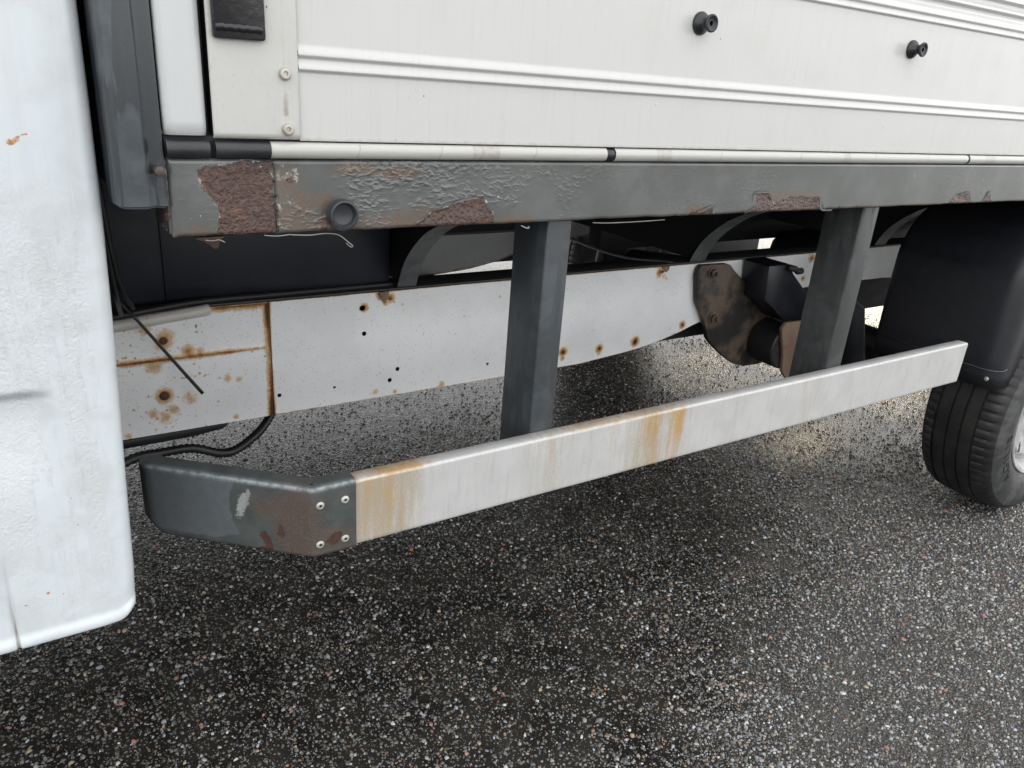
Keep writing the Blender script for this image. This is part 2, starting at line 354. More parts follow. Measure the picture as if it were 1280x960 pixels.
def lathe(name, prof, c, ax, mat, parent, segs=32, closed=False, **props):
    """prof: list of (radius, height along ax)"""
    ax, u, v = basis(ax); c = Vector(c); th = np.linspace(0, 2 * np.pi, segs, endpoint=False)
    r = np.array([p[0] for p in prof])[:, None]; h = np.array([p[1] for p in prof])[:, None]
    co = [c[i] + ax[i] * h + r * (u[i] * np.cos(th) + v[i] * np.sin(th)) for i in range(3)]
    me = grid_mesh(name, *[np.broadcast_to(q, (len(prof), segs)) for q in co], closed=True)
    bm = bmesh.new(); bm.from_mesh(me); bmesh.ops.remove_doubles(bm, verts=bm.verts, dist=1e-6)
    bd = [e for e in bm.edges if e.is_boundary]
    if bd and name != 'rivet': bmesh.ops.holes_fill(bm, edges=bd, sides=0)
    bmesh.ops.recalc_face_normals(bm, faces=bm.faces); bm.to_mesh(me); bm.free(); me.shade_smooth()
    try: me.set_sharp_from_angle(angle=R(38))
    except Exception: pass
    return link(name, me, mat, parent, **props)
def catmull(P, n=10):
    P = [np.array(p, float) for p in P]; Q = [2 * P[0] - P[1]] + P + [2 * P[-1] - P[-2]]; o = []
    for i in range(1, len(Q) - 2):
        for t in np.linspace(0, 1, n, endpoint=False):
            a, b, c, d = Q[i - 1:i + 3]
            o.append(.5 * (2 * b + (c - a) * t + (2 * a - 5 * b + 4 * c - d) * t * t + (3 * b - a - 3 * c + d) * t ** 3))
    return np.array(o + [Q[-2]])
def tube(name, path, r, mat, parent, segs=12, ring=0., flat=1., **props):
    P = np.array(path, float); n = len(P); T = np.gradient(P, axis=0); T /= np.linalg.norm(T, axis=1)[:, None]
    ref = np.array((0, 0, 1.)) if abs(T[0][2]) < .9 else np.array((1., 0, 0))
    U = np.cross(T, ref); U /= np.linalg.norm(U, axis=1)[:, None]; W = np.cross(U, T)
    th = np.linspace(0, 2 * np.pi, segs, endpoint=False); rr = np.broadcast_to(np.asarray(r, float), (n,)) * (1 + ring * (np.arange(n) % 2))
    X = P[:, None, :] + rr[:, None, None] * (np.cos(th)[None, :, None] * U[:, None, :] * flat + np.sin(th)[None, :, None] * W[:, None, :])
    me = grid_mesh(name, X[..., 0], X[..., 1], X[..., 2], closed=True)
    bm = bmesh.new(); bm.from_mesh(me); bmesh.ops.holes_fill(bm, edges=[e for e in bm.edges if e.is_boundary], sides=0)
    bmesh.ops.recalc_face_normals(bm, faces=bm.faces); bm.to_mesh(me); bm.free()
    return link(name, me, mat, parent, smooth=True, **props)

# ------------------------------------------------------------------ materials
m_cab = mat_cab()
m_board = mat_board('sideboard_white_paint', (.54, .542, .528), .6)
m_plate = mat_board('corner_plate_white_paint', (.50, .50, .475), .5)
m_pillar = mat_board('corner_pillar_white_paint', (.51, .525, .53), .4)
m_tube = mat_board('hinge_rail_paint', (.45, .445, .42), .5)
m_beam = mat_beam(); m_rail = mat_rail(); m_guard = mat_guard(); m_cap = mat_cap()
m_post = mat_grey('post_grey_paint', (.051, .059, .066), .48)
m_post2 = mat_grey('post_grey_paint_worn', (.047, .051, .052), .5, rust=.35)
m_head = mat_grey('headboard_grey_paint', (.056, .066, .075), .26, wetdark=.55)
m_under = mat_plain('underbody_black_paint', (.012, .013, .017), .6)
m_flange = mat_grey('crossmember_grey_paint', (.105, .112, .115), .5)
m_railtop = mat_plain('grimy_flange_coating', (.035, .036, .038), .5)
m_plast = mat_plain('black_plastic', (.013, .014, .017), .36, bumps=.08)
m_fender = mat_plain('mudguard_black_plastic', (.011, .012, .016), .42, bumps=.2, scale=320)
m_rub = mat_plain('black_rubber', (.016, .016, .017), .5, bumps=.25, scale=300)
m_side = mat_dusty('tyre_sidewall_rubber', (.035, .036, .038), (.075, .076, .078), .45)
m_tread = mat_dusty('tyre_tread_rubber', (.010, .010, .011), (.022, .021, .020), .5)
m_silver = mat_plain('rim_silver_paint', (.40, .40, .40), .42, .3)
m_steel = mat_plain('zinc_steel', (.48, .45, .40), .42, .55)
m_rivet = mat_plain('aluminium_rivet', (.42, .41, .37), .4, .3)
m_dustm = mat_dusty('dusty_hanger_steel', (.018, .016, .014), (.120, .088, .063), .6)
m_brown = mat_dusty('rust_brown_steel', (.17, .105, .07), (.22, .15, .105), .6)
m_black = mat_plain('latch_black_enamel', (.014, .014, .016), .22, bumps=.6, scale=110)
m_ply = mat_plain('bed_plywood', (.05, .04, .03), .7)
m_flake = mat_plain('paint_flake', (.22, .21, .195), .5)
m_clear = mat_plain('grey_paint_flake', (.25, .27, .26), .4)

# ------------------------------------------------------------------ the ground
def gz(x, y): return (.004 * (fbm(x * .9 + 3, y * .9, 5, 3) - .5) + .002 * (fbm(x * 5, y * 5, 9, 2) - .5))
def spaced(a, b, far):
    c = np.arange(a, b + 1e-6, .05); o = [c]
    k = np.geomspace(.08, far, 40); return np.concatenate([(a - k)[::-1], c, b + k])
gx, gy = np.meshgrid(spaced(-1, 5, 400), spaced(-1.2, 3.2, 400), indexing='ij')
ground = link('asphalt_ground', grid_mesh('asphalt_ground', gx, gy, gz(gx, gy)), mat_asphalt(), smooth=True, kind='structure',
              label='dark wet asphalt ground strewn with pale stone chips under the truck', category='ground')

TONES = np.array([(.035, .034, .033), (.095, .085, .073), (.25, .25, .245), (.37, .365, .355), (.60, .60, .58), (.38, .42, .48), (.33, .18, .105), (.37, .28, .165), (.40, .14, .08)])
TP = np.array([.32, .34, .14, .07, .045, .035, .022, .028, .004])
def stones(n, x0, x1, y0, y1, r0, r1, seed, sides=5, tp=TP):
    g = np.random.default_rng(seed); x = g.uniform(x0, x1, n); y = g.uniform(y0, y1, n)
    d = np.sqrt(x * x + (y + .85) ** 2 + 1.3)
    patch = sstep(.34, .62, fbm(x * 2.6, y * 2.6, 301, 4))       # patches where the binder still covers the stones
    k = g.random(n) < np.clip((1.35 / d) ** 1.6, 0, 1) * (.45 + .55 * patch); x, y = x[k], y[k]; n = len(x)
    r = r0 + (r1 - r0) * g.random(n) ** 3.0; a = g.uniform(0, 6.28, n); el = g.uniform(.45, 1.0, n)
    hh = r * g.uniform(.35, .75, n)
    th = np.arange(sides) * 2 * np.pi / sides
    t = th[None, :] + g.uniform(-.4, .4, (n, sides)); rad = r[:, None] * g.uniform(.55, 1.2, (n, sides))
    def ring(s, z, jz):
        px, py = rad * s * np.cos(t), rad * s * el[:, None] * np.sin(t)
        X = x[:, None] + px * np.cos(a)[:, None] - py * np.sin(a)[:, None]; Y = y[:, None] + px * np.sin(a)[:, None] + py * np.cos(a)[:, None]
        return np.stack([X, Y, gz(X, Y) + z[:, None] + jz], -1)
    V = np.concatenate([ring(1, -.0008 + 0 * hh, 0), ring(.62, hh, hh[:, None] * g.uniform(-.35, .25, (n, sides)))], 1)   # n, 2*sides, 3
    col = TONES[g.choice(len(TONES), n, p=tp / tp.sum())] * g.uniform(.75, 1.2, (n, 1))
    return V, col
def stone_mesh(name, V, col, sides=5):
    n = len(V); V2 = V.reshape(-1, 3); b = (np.arange(n) * 2 * sides)[:, None]
    i = np.arange(sides); j = (i + 1) % sides
    Q = np.stack([b + i, b + j, b + sides + j, b + sides + i], -1).reshape(n, -1)
    T = b + sides + i
    L = np.concatenate([Q, T], 1).astype(np.int32)
    ls = (np.arange(n) * (5 * sides))[:, None] + np.concatenate([np.arange(sides) * 4, [4 * sides]])[None, :]
    me = bpy.data.meshes.new(name); me.vertices.add(len(V2)); me.vertices.foreach_set('co', V2.astype(np.float32).ravel())
    me.loops.add(L.size); me.loops.foreach_set('vertex_index', L.ravel())
    me.polygons.add(ls.size); me.polygons.foreach_set('loop_start', ls.astype(np.int32).ravel()); me.update(calc_edges=True)
    at = me.attributes.new('tone', 'FLOAT_COLOR', 'POINT')
    at.data.foreach_set('color', np.repeat(np.concatenate([col, np.ones((n, 1))], 1), 2 * sides, 0).astype(np.float32).ravel())
    return me
m_chip = mat_chip()
V, colr = stones(540000, -.5, 4.2, -.75, 2.6, .0011, .0064, 3)
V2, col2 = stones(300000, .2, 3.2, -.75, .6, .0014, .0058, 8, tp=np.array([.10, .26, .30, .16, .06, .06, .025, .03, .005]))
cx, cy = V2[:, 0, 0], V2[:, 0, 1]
keep = sstep(.35, 1.25, .55 * cx - cy + 1.2 * (fbm(cx * 1.6, cy * 1.6, 77, 3) - .5)) > np.random.default_rng(5).random(len(cx))     # extra pale chips away from the truck, also added to brighten that side
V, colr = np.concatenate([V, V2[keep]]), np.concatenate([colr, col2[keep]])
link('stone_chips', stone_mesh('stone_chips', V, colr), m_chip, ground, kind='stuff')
print('chips', len(V))
# the larger stones, each its own object
g = np.random.default_rng(21)
protos = []
for k in range(24):
    s6 = 7; t = np.arange(s6) * 2 * np.pi / s6 + g.uniform(-.3, .3, s6); rad = g.uniform(.75, 1.15, s6)
    lo = np.stack([rad * np.cos(t), rad * .75 * np.sin(t), np.full(s6, -.1)], -1); hi = np.stack([.6 * rad * np.cos(t), .45 * rad * np.sin(t), g.uniform(.35, .6, s6)], -1)
    Vp = np.concatenate([lo, hi])[None]
    protos.append(stone_mesh('stone', Vp, TONES[[2, 3, 4, 5, 6, 7, 3, 5, 4, 7, 2, 8][k % 12]][None] * g.uniform(.8, 1.2), s6))
    protos[-1].materials.append(m_chip)
cnt = 0
while cnt < 260:
    x, y = g.uniform(-.2, 2.3), g.uniform(-.55, .9)
    if g.random() > (1.3 / math.sqrt(x * x + (y + .85) ** 2 + 1.3)) ** 2.5: continue
    o = bpy.data.objects.new('stone', protos[cnt % 24]); COL.objects.link(o); o.parent = ground
    s = g.uniform(.0042, .0075); o.location = (x, y, float(gz(np.array(x), np.array(y)))); o.scale = (s, s, s * .8); o.rotation_euler = (g.uniform(-.1, .1), g.uniform(-.1, .1), g.uniform(0, 6.28)); cnt += 1

# ------------------------------------------------------------------ the truck
truck = empty('flatbed_truck', label='white flatbed truck with a rust-eaten grey bed edge and white side guard', category='truck')

# ---- cab flank
def build_cab():
    ze = np.array([.46, .489, .542, .632, .756, .886, .979, 1.087, 1.2, 1.7]); xe = np.array([.0605, .0615, .0645, .0675, .0725, .0775, .0800, .0812, .0815, .080])
    zz = np.concatenate([np.linspace(.471, .51, 22), np.linspace(.513, 1.25, 250), np.linspace(1.27, 1.7, 12)])
    u = np.concatenate([np.linspace(-1.3, -.42, 12), np.linspace(-.4, -.13, 40), np.linspace(-.128, -.016, 57), np.linspace(-.015, 0, 14)])
    Zg, Ug = np.meshgrid(zz, u, indexing='ij'); X = np.interp(Zg, ze, xe) + Ug
    Y = np.full_like(X, .03) + .0
    rr = .014; t = np.clip((Ug + rr) / rr, 0, 1); Y += rr * (1 - np.sqrt(np.clip(1 - t * t, 0, 1)))     # rolled rear edge
    Y += .003 * sstep(-.045, -.012, Ug) * 0.8
    cr = sstep(-.03, 0, Ug); Zs = Zg + .016 * cr ** 2.5 * np.clip((.56 - Zg) / .09, 0, 1)                # corner lifts
    lip = sstep(.503, .489, Zg) ; Y -= .0035 * lip * (1 - sstep(.489, .471, Zg))
    Y += .030 * sstep(.486, .471, Zg) ** 1.5
    xs = -.0655 + .0 * Zg; sd_ = np.abs(X - xs); sm = sstep(.62, .585, Zg) if False else np.ones_like(X)
    gro = np.exp(-(sd_ / .0022) ** 2); Y += .004 * gro * sstep(.66, .62, Zg)
    mx_ = sstep(.016, -.022, X); step = sstep(.801, .787, Zg) * (1 - sstep(.785, .66, Zg)); Y += .0125 * step * mx_
    drip = sstep(-.012, -.03, Ug) * sstep(.50, .53, Zg) * (.12 + .88 * sstep(1.08, .90, Zg)) * (.45 + .55 * sstep(.55, .66, Zg))
    rust = np.full_like(X, -1.)
    for c, r, ry in (((.010, 1.050), .0055, .0042), ((.0155, 1.0535), .0045, .0028), ((.022, 1.057), .0045, .0018), ((.030, 1.062), .0040, .0011), ((-.028, .549), .0034, .0028), ((.008, .544), .0042, .0020), ((.003, .5435), .0025, .0012), ((-.051, .540), .0028, .0018), ((-.013, .543), .0022, .0014), ((.069, .999), .0014, .0012), ((.054, 1.079), .0010, .0010), ((.045, .63), .0014, .0010)):
        rust = np.maximum(rust, blob(X, Zs, c, r, ry))
    seam = gro * sstep(.60, .48, Zg)
    me = grid_mesh('cab_panel', X, Y, Zs, dict(drip=drip, rust=rust, seam=seam)); o = link('cab_panel', me, m_cab, truck, smooth=True)
    # rear return of the cab, behind the rolled edge
    prism('cab_rear_wall', [(.048, .50), (.046, 1.7), (.10, 2.2), (.2, 2.28), (1.9, 2.28), (2.0, 2.2), (2.05, 1.7), (2.05, .50)], 'x', -.02, .048, m_under, truck, .004)
    prism('cab_body', [(-.03, 2.2), (-.03, .62), (-1.9, .55), (-2.0, 1.0), (-1.55, 1.25), (-1.1, 2.1), (-.9, 2.26)], 'y', .06, 2.04, mat_plain('cab_body_white', (.75, .77, .78), .3), truck, .02)
build_cab()
tube('drain_tube', catmull([(.088, .30, 1.30), (.096, .33, 1.05), (.103, .36, .93), (.116, .42, .80), (.128, .49, .735)], 10), .0042, m_plast, truck, 8)
tube('brake_pipe', catmull([(.108, .45, 1.1), (.116, .46, .95), (.128, .48, .80), (.15, .52, .735)], 8), .005, m_plast, truck, 8)

# ---- headboard post
hp = prism('headboard_post', [(.088, .055), (.090, .02), (.094, .006), (.101, .001), (.118, .0), (.121, .0015), (.124, .006), (.1295, .006), (.1345, .002), (.1375, .003), (.1375, .055)], 'z', .99, 1.62, m_head, truck, .0)
bm = bmesh.new(); bm.from_mesh(hp.data)
bmesh.ops.bevel(bm, geom=[e for e in bm.edges if all(v.co.z < .991 for v in e.verts) and e.is_manifold], offset=.005, segments=3, affect='EDGES', clamp_overlap=True)
bm.to_mesh(hp.data); bm.free(); hp.data.shade_smooth(); hp.data.set_sharp_from_angle(angle=R(60))
bt = prism('bolt', [(.0055 * math.cos(a), .0055 * math.sin(a)) for a in [i * math.pi / 3 for i in range(6)]], 'y', -.010, .008, mat_plain('dull_bolt', (.075, .062, .055), .45, .4), hp, .0008)
bt.location = (.131, 0, 1.0285)

# ---- bed frame beam
B_A = [(0.1747, 1.0332), (0.2455, 1.0385), (0.2455, 0.956), (0.1814, 0.9559), (0.1857, 0.988), (0.1779, 1.0023), (0.1676, 1.0131), (0.1664, 1.0268)]
B_A2 = [(0.2488, 1.0367), (0.2723, 1.0351), (0.2717, 1.018), (0.2655, 0.9964), (0.252, 0.9704), (0.2452, 0.9591)]
B_P = [[(0.4118, 0.957), (0.4387, 0.9783), (0.4608, 0.9846), (0.4776, 0.9901), (0.51, 0.9955), (0.5192, 0.9831), (0.5356, 0.955)],
       [(0.891, 0.957), (0.9323, 0.9729), (0.9402, 0.9551)],
       [(1.0104, 0.955), (1.0361, 0.9704), (1.0263, 0.9913), (1.0631, 0.9933), (1.0812, 0.9732), (1.1135, 0.9819), (1.144, 0.9853), (1.1999, 0.9816), (1.2198, 0.9534)],
       [(1.6081, 0.956), (1.6464, 0.9797), (1.6983, 0.9822), (1.7203, 0.956)], [(1.7614, 0.956), (1.7764, 0.9827), (1.8082, 0.956)]]
def build_beam(x0, x1, name, fine):
    xs = np.arange(x0, x1, .0022) if fine else np.linspace(x0, x1, 60)
    prof = [(.06, .964), (.02, .9605), (.008, .9592), (.003, .9598)] + [(0, z) for z in np.linspace(.9625, 1.037, 34)] + [(.003, 1.0395), (.06, 1.0400)]
    pr = np.array(prof); X, K = np.meshgrid(xs, np.arange(len(pr)), indexing='ij'); Y = pr[:, 0][K]; Z = pr[:, 1][K].copy()
    front = (K >= 4) & (K <= 37)
    crust = np.full(X.shape, -1.)
    pj = [(.0035 * (fbm(X * 60, Z * 60, 40) - .5) * 2, .0035 * (fbm(X * 60 + 9, Z * 60, 41) - .5) * 2)]
    Xj, Zj = X + pj[0][0], Z + pj[0][1]
    crust = np.maximum(crust, poly_sd(Xj, Zj, B_A) / .02)
    crust = np.maximum(crust, np.minimum(poly_sd(Xj, Zj, B_A2) / .02, .05) - .12 + .5 * (fbm(X * 110, Z * 160, 44) - .5))
    for P_ in B_P: crust = np.maximum(crust, poly_sd(Xj, Zj, P_) / .015)
    crust = np.maximum(crust, .9 * (fbm(X * 38, Z * 0, 50, 3) - .64) / .25 - np.clip(Z - .961, 0, 1) / .006)       # nibbled bottom edge
    crust = np.clip(crust, -1, 1)
    film = np.full(X.shape, 0.)
    for c, r, ry in (((.265, .985), .04, .045), ((.31, .966), .08, .022), ((.40, .967), .11, .020), ((.302, .995), .02, .018), ((.43, .975), .035, .018), ((.555, .962), .06, .014),
                     ((.395, 1.026), .05, .012), ((.58, 1.024), .03, .010), ((.69, 1.026), .02, .01), ((.8225, 1.0247), .028, .014), ((.95, 1.027), .03, .013), ((1.6625, 1.007), .025, .012),
                     ((.255, 1.02), .03, .03), ((.16, .965), .03, .012), ((1.35, .962), .06, .01), ((1.55, .962), .1, .012), ((.90, .968), .04, .016), ((1.12, .985), .14, .018), ((.34, 1.03), .05, .012)):
        film = np.maximum(film, np.clip(blob(X, Z, c, r, ry) * 1.6, 0, 1) * (.45 if c[1] > 1.0 and c[0] > .5 else .8))
    film = np.maximum(film, .8 * np.exp(-np.clip(Z - .960, 0, 1) / .006) * (fbm(X * 9, Z * 0, 60) > .42))
    bl = np.clip(1.15 - np.abs(X - .37) / .20, 0, 1) * sstep(.24, .255, X) + .25 * np.clip(1 - np.abs(X - .62) / .15, 0, 1) + .10 * np.clip(1.3 - np.abs(X - 1.0) / .25, 0, 1) + .10 * sstep(1.4, 1.6, X)
    bl = np.where(X < .245, .1, bl); bl = np.clip(bl * sstep(.36, .64, fbm(X * 20, Z * 30, 70)) * 1.25, 0, 1)
    cr = sstep(0, .12, crust)
    h = .0006 * bl * (fbm(X * 70, Z * 120, 80, 3) - .35) - .0009 * cr + cr * .0016 * (fbm(X * 80, Z * 110, 90, 3) - .5)
    Y = Y - np.where(front, h, 0)
    groove = np.exp(-((X - .2468 - (1.04 - Z) * .03 * 0) / .0013) ** 2); Y = Y + np.where(front, .0028 * groove, 0)
    Z = Z + np.where(K < 6, .0035 * (fbm(X * 24, 0 * X, 33, 4) - .45) * sstep(.0, .3, np.abs(fbm(X * 3, 0 * X, 34))) * .6, 0)
    # left end rolls back
    e = np.clip((.1455 - X) / .0065, 0, 1); Y = Y + np.where(front, .010 * (1 - np.sqrt(np.clip(1 - e * e, 0, 1))), 0)
    return link(name, grid_mesh(name, X, Y, Z, dict(crust=crust, film=film, blister=bl, dark_edge=np.clip(np.where(front, groove, 0) * .9 + .75 * np.exp(-np.clip(1.0395 - Z, 0, 1) / .006) * np.clip(fbm(X * 30, Z * 0, 66) * 1.6 - .1, 0, 1) * (1 - .5 * sstep(.5, .9, X)), 0, 1))), m_beam, truck, smooth=True)
beam = build_beam(.139, 1.96, 'bed_frame_beam', True)
beam2 = build_beam(1.96, 3.75, 'bed_frame_beam', False)
box('beam_end_plate', (.137, .1415, .008, .09, .962, 1.0385), m_beam, beam, .0015)
# rust lump that hangs below the beam
g2 = np.random.default_rng(4)
lump = prism('rust_flake', [(.160, .958), (.168, .9535), (.174, .9505), (.180, .9445), (.1845, .9462), (.186, .953), (.192, .9588)], 'y', .004, .012, mat_plain('flaking_rust', (.04, .022, .014), .7, bumps=.8), beam, .001)
for pts, r in (([(.170, -.001, .9565), (.176, -.003, .9558), (.184, -.002, .9562), (.189, -.005, .954)], .0008), ([(.232, -.001, .9588), (.245, -.003, .9578), (.262, -.001, .9585)], .001),
               ([(.262, -.001, .9580), (.283, -.003, .9572), (.300, -.002, .9580), (.313, -.003, .9570), (.319, -.006, .9545), (.3265, -.009, .9480), (.331, -.010, .944), (.329, -.009, .9425), (.324, -.008, .947)], .0011),
               ([(.575, .004, .9555), (.583, .0, .9525), (.588, .004, .9535)], .0016), ([(.70, .006, .9545), (.73, .004, .9535), (.79, .004, .9535), (.84, .006, .954)], .0012)):
    tube('paint_flake', catmull(pts, 6), r * .62, m_flake, beam, 6, flat=1.6)
# peeled paint curls along the patches
def curl(pts, w=.0035):
    c = catmull([(p[0], -.0005, p[1]) for p in pts], 6); n = len(c); a = np.linspace(0, 1, 4)[None, :]
    jit = fbm(c[:, 0] * 400, c[:, 2] * 400, 5)[:, None]
    X = c[:, 0][:, None] + 0 * a; Zc = c[:, 2][:, None] + w * (.3 + jit) * (a - .5); Yc = -.0005 - .0028 * a ** 2 * jit * 1.6
    link('paint_flake', grid_mesh('paint_flake', X, Yc, Zc), m_clear, beam, smooth=True)
curl([(.4680, .9885), (.4776, .9915), (.49, .9935), (.503, .9955)], .004)
curl([(1.026, .979), (1.0263, .992), (1.045, .994), (1.063, .9935)], .004); curl([(1.2, .982), (1.204, .970), (1.212, .9605), (1.24, .9595)], .004); curl([(1.0104, .960), (1.036, .9712)], .003)
curl([(1.66, .98), (1.69, .984), (1.70, .975)], .004); curl([(1.762, .962), (1.776, .984), (1.782, .97)], .006); curl([(.9, .965), (.9323, .974), (.938, .962)], .003)
# rubber stopper
st = lathe('rubber_stopper', [(.0155, -.002), (.0175, .006), (.0178, .013), (.0168, .0165), (.0145, .017), (.0128, .0145), (.0115, .011), (.006, .0098), (0, .0095)], (.3195, 0, .9805), (0, -1, 0), mat_plain('stopper_rubber', (.030, .032, .038), .33, bumps=.08), truck, 40)

# ---- hinge rail below the sideboard
def hinge(x0, x1, mat):
    th = np.linspace(-R(100), R(100), 17); xs = np.linspace(x0, x1, max(2, int((x1 - x0) / .0012)))
    X, T = np.meshgrid(xs, th, indexing='ij'); wob = .0004 * (fbm(X * 20, T, 3) - .5)
    gr = np.clip(.9 - np.abs(X - x0) / .006, 0, 1) + np.where(fbm(X * 16, 0 * X, 91, 2) > .74, .8, 0) * (np.abs(T) < 2)
    for xs_ in (.3423, .4467, .5037, .585, .93, 1.12, 1.33, 1.50): gr = np.maximum(gr, 1.3 * np.exp(-((X - xs_ - .0015 * np.sin(T * 2)) / .0011) ** 2) * (T > -.9) * (T < .9))
    return link('hinge_tube', grid_mesh('hinge_tube', X, .004 - (.0088 + wob) * np.cos(T), 1.0492 + (.0090 + wob) * np.sin(T), dict(grime=gr * .8)), mat, truck, smooth=True)
hinge(.2435, .7045, m_tube); hinge(.7195, 1.6475, m_tube); hinge(1.6545, 3.7, m_tube)
m_hb = mat_plain('hinge_dark_paint', (.020, .023, .025), .4, bumps=.3)
hinge(.187, .243, m_hb); hinge(.140, .1815, m_hb)
for xa in (.7045, 1.6475):
    lathe('hinge_clip', [(0, 0), (.0078, 0), (.0082, .002), (.0082, .013 if xa < 1 else .005), (.0075, .015 if xa < 1 else .007), (0, .015 if xa < 1 else .007)], (xa, .004, 1.0492), (1, 0, 0), m_plast, truck, 20)
box('hinge_backing', (.140, 3.7, .012, .03, 1.0385, 1.062), m_under, truck, .001)

# ---- sideboard
def build_board():
    xs = np.concatenate([np.arange(.2758, 2.2, .012), np.linspace(2.2, 3.7, 20)])
    zs = np.unique(np.round(np.concatenate([np.arange(1.0605, 1.47, .006), np.arange(1.125, 1.160, .0008), np.arange(1.272, 1.305, .0009), np.arange(1.305, 1.36, .0016), [1.0595, 1.4695]]), 5))
    X, Z = np.meshgrid(xs, zs, indexing='ij')
    def bead(c, w, h):
        t = (c + w - Z) / (2 * w)
        return h * np.where((t < 0) | (t > 1), 0, np.where(t < .72, sstep(-.05, 1.0, t / .72), sstep(1.0, .0, (t - .72) / .28))) * ((t >= 0) & (t <= 1))
    Y = -.0 - bead(1.1490, .0072, .0036) - bead(1.1352, .0068, .0036) - bead(1.2952, .0066, .0036) - bead(1.2830, .0060, .0036)
    Y += -bead(1.3205, .0075, .006) - bead(1.340, .0075, .006) + .004 * sstep(1.305, 1.314, Z)
    Y += .0006 * (fbm(X * 3, Z * 5, 12) - .5)
    gr = .75 * np.exp(-(Z - 1.0595) / .0022) + .30 * np.exp(-(Z - 1.0595) / .018) * fbm(X * 40, Z * 15, 3)
    return link('sideboard', grid_mesh('sideboard', X, Y, Z, dict(grime=gr)), m_board, truck, smooth=True)
board = build_board()
box('board_core', (.277, 3.7, .006, .028, 1.061, 1.468), m_under, board, .001)
def knob(x, z):
    lathe('tarp_button', [(.0150, -.001), (.0152, .0018), (.0135, .0048), (.0092, .0085), (.0072, .0125), (.0074, .0150), (.0102, .0182), (.0118, .0205), (.0116, .0225), (.0098, .0232), (.0072, .0215), (.0050, .0205), (.0034, .0206), (.0032, .0150), (0, .015)], (x, -.0005, z), (0, -1, 0), m_plast, board, 36)
for x, z in ((.848, 1.2272), (1.365, 1.2330), (1.90, 1.235), (2.45, 1.235), (3.0, 1.235)): knob(x, z)
def plate_sheet(name, x0, x1, z0, z1, y, mat, parent, gr, rnd=.004, edge_l=True, edge_r=False, nx=50, nz=130):
    us = np.concatenate([[0, .0008, .0022], np.linspace(.006, x1 - x0 - .006, nx * 2), [x1 - x0 - .0022, x1 - x0 - .0008, x1 - x0]]); X, Z = np.meshgrid(x0 + us, np.linspace(z0, z1, nz), indexing='ij')
    Y = np.full_like(X, y)
    if edge_l: t = np.clip(1 - (X - x0) / rnd, 0, 1); Y = Y + rnd * (1 - np.sqrt(np.clip(1 - t * t, 0, 1)))
    if edge_r: t = np.clip(1 - (x1 - X) / rnd, 0, 1); Y = Y + rnd * (1 - np.sqrt(np.clip(1 - t * t, 0, 1)))
    t = np.clip(1 - (Z - z0) / .004, 0, 1); Y = Y + .004 * (1 - np.sqrt(np.clip(1 - t * t, 0, 1)))
    return link(name, grid_mesh(name, X, Y, Z, dict(grime=gr(X, Z))), mat, parent, smooth=True)
pil = plate_sheet('corner_pillar', .1395, .1815, 1.0625, 1.62, -.002, m_pillar, truck, lambda X, Z: .55 * np.exp(-(X - .1395) / .006) + .5 * np.exp(-(Z - 1.0625) / .006), .010, True, True, 16, 80)
box('pillar_core', (.1415, .1800, .012, .05, 1.064, 1.61), m_under, pil, .001)
box('added_gap_backing', (.1795, .1885, .030, .048, 1.0, 1.60), m_rub, pil, .0)  # dark backing added so no sky shows through the gap
def plg(X, Z):
    gseam = .9 * np.exp(-np.abs(X - .2602) / .0007) * (Z < 1.4)
    d = .9 * np.exp(-((X - .261) / .004) ** 2) * np.clip((1.128 - Z) / .03, 0, 1) * (Z > 1.085) + .5 * np.exp(-((X - .2605) / .006) ** 2) * np.exp(-((Z - 1.07) / .012) ** 2)
    lat = .85 * np.exp(-np.clip(-poly_sd(X, Z, [(.190, 1.30), (.2405, 1.30), (.2405, 1.1560), (.190, 1.1575)]), 0, 1) / .006)
    return np.maximum.reduce([gseam, d, lat, .45 * np.exp(-(X - .186) / .006), .6 * np.exp(-(Z - 1.0605) / .0035), .34 * np.ones_like(X), .9 * np.exp(-(.2752 - X) / .0010), .75 * np.exp(-(Z - 1.0605) / .002)])
cpl = plate_sheet('corner_plate', .1862, .2752, 1.0605, 1.47, -.0035, m_plate, truck, plg, .003, True, False)
box('plate_core', (.188, .274, .010, .03, 1.062, 1.468), m_under, cpl, .001)
for x, z in ((.2608, 1.1262), (.2618, 1.0712)):
    lathe('screw', [(.0062, -.001), (.0064, .002), (.0052, .0046), (.0042, .0050), (.0024, .0046), (.0018, .0030), (0, .003)], (x, -.0035, z), (0, -1, 0), m_steel, cpl, 28)
lt = prism('latch', [(.1905, 1.1565), (.1898, 1.36), (.2400, 1.36), (.2412, 1.1575), (.2395, 1.1555), (.193, 1.1548)], 'y', -.011, -.0045, m_black, cpl, .0016)
tube('latch_bead', [(x, -.0105 - .0006 * math.sin(x * 900), 1.1655 + .0006 * math.sin(x * 1300)) for x in np.linspace(.193, .2385, 16)], .0038, m_black, lt, 10)

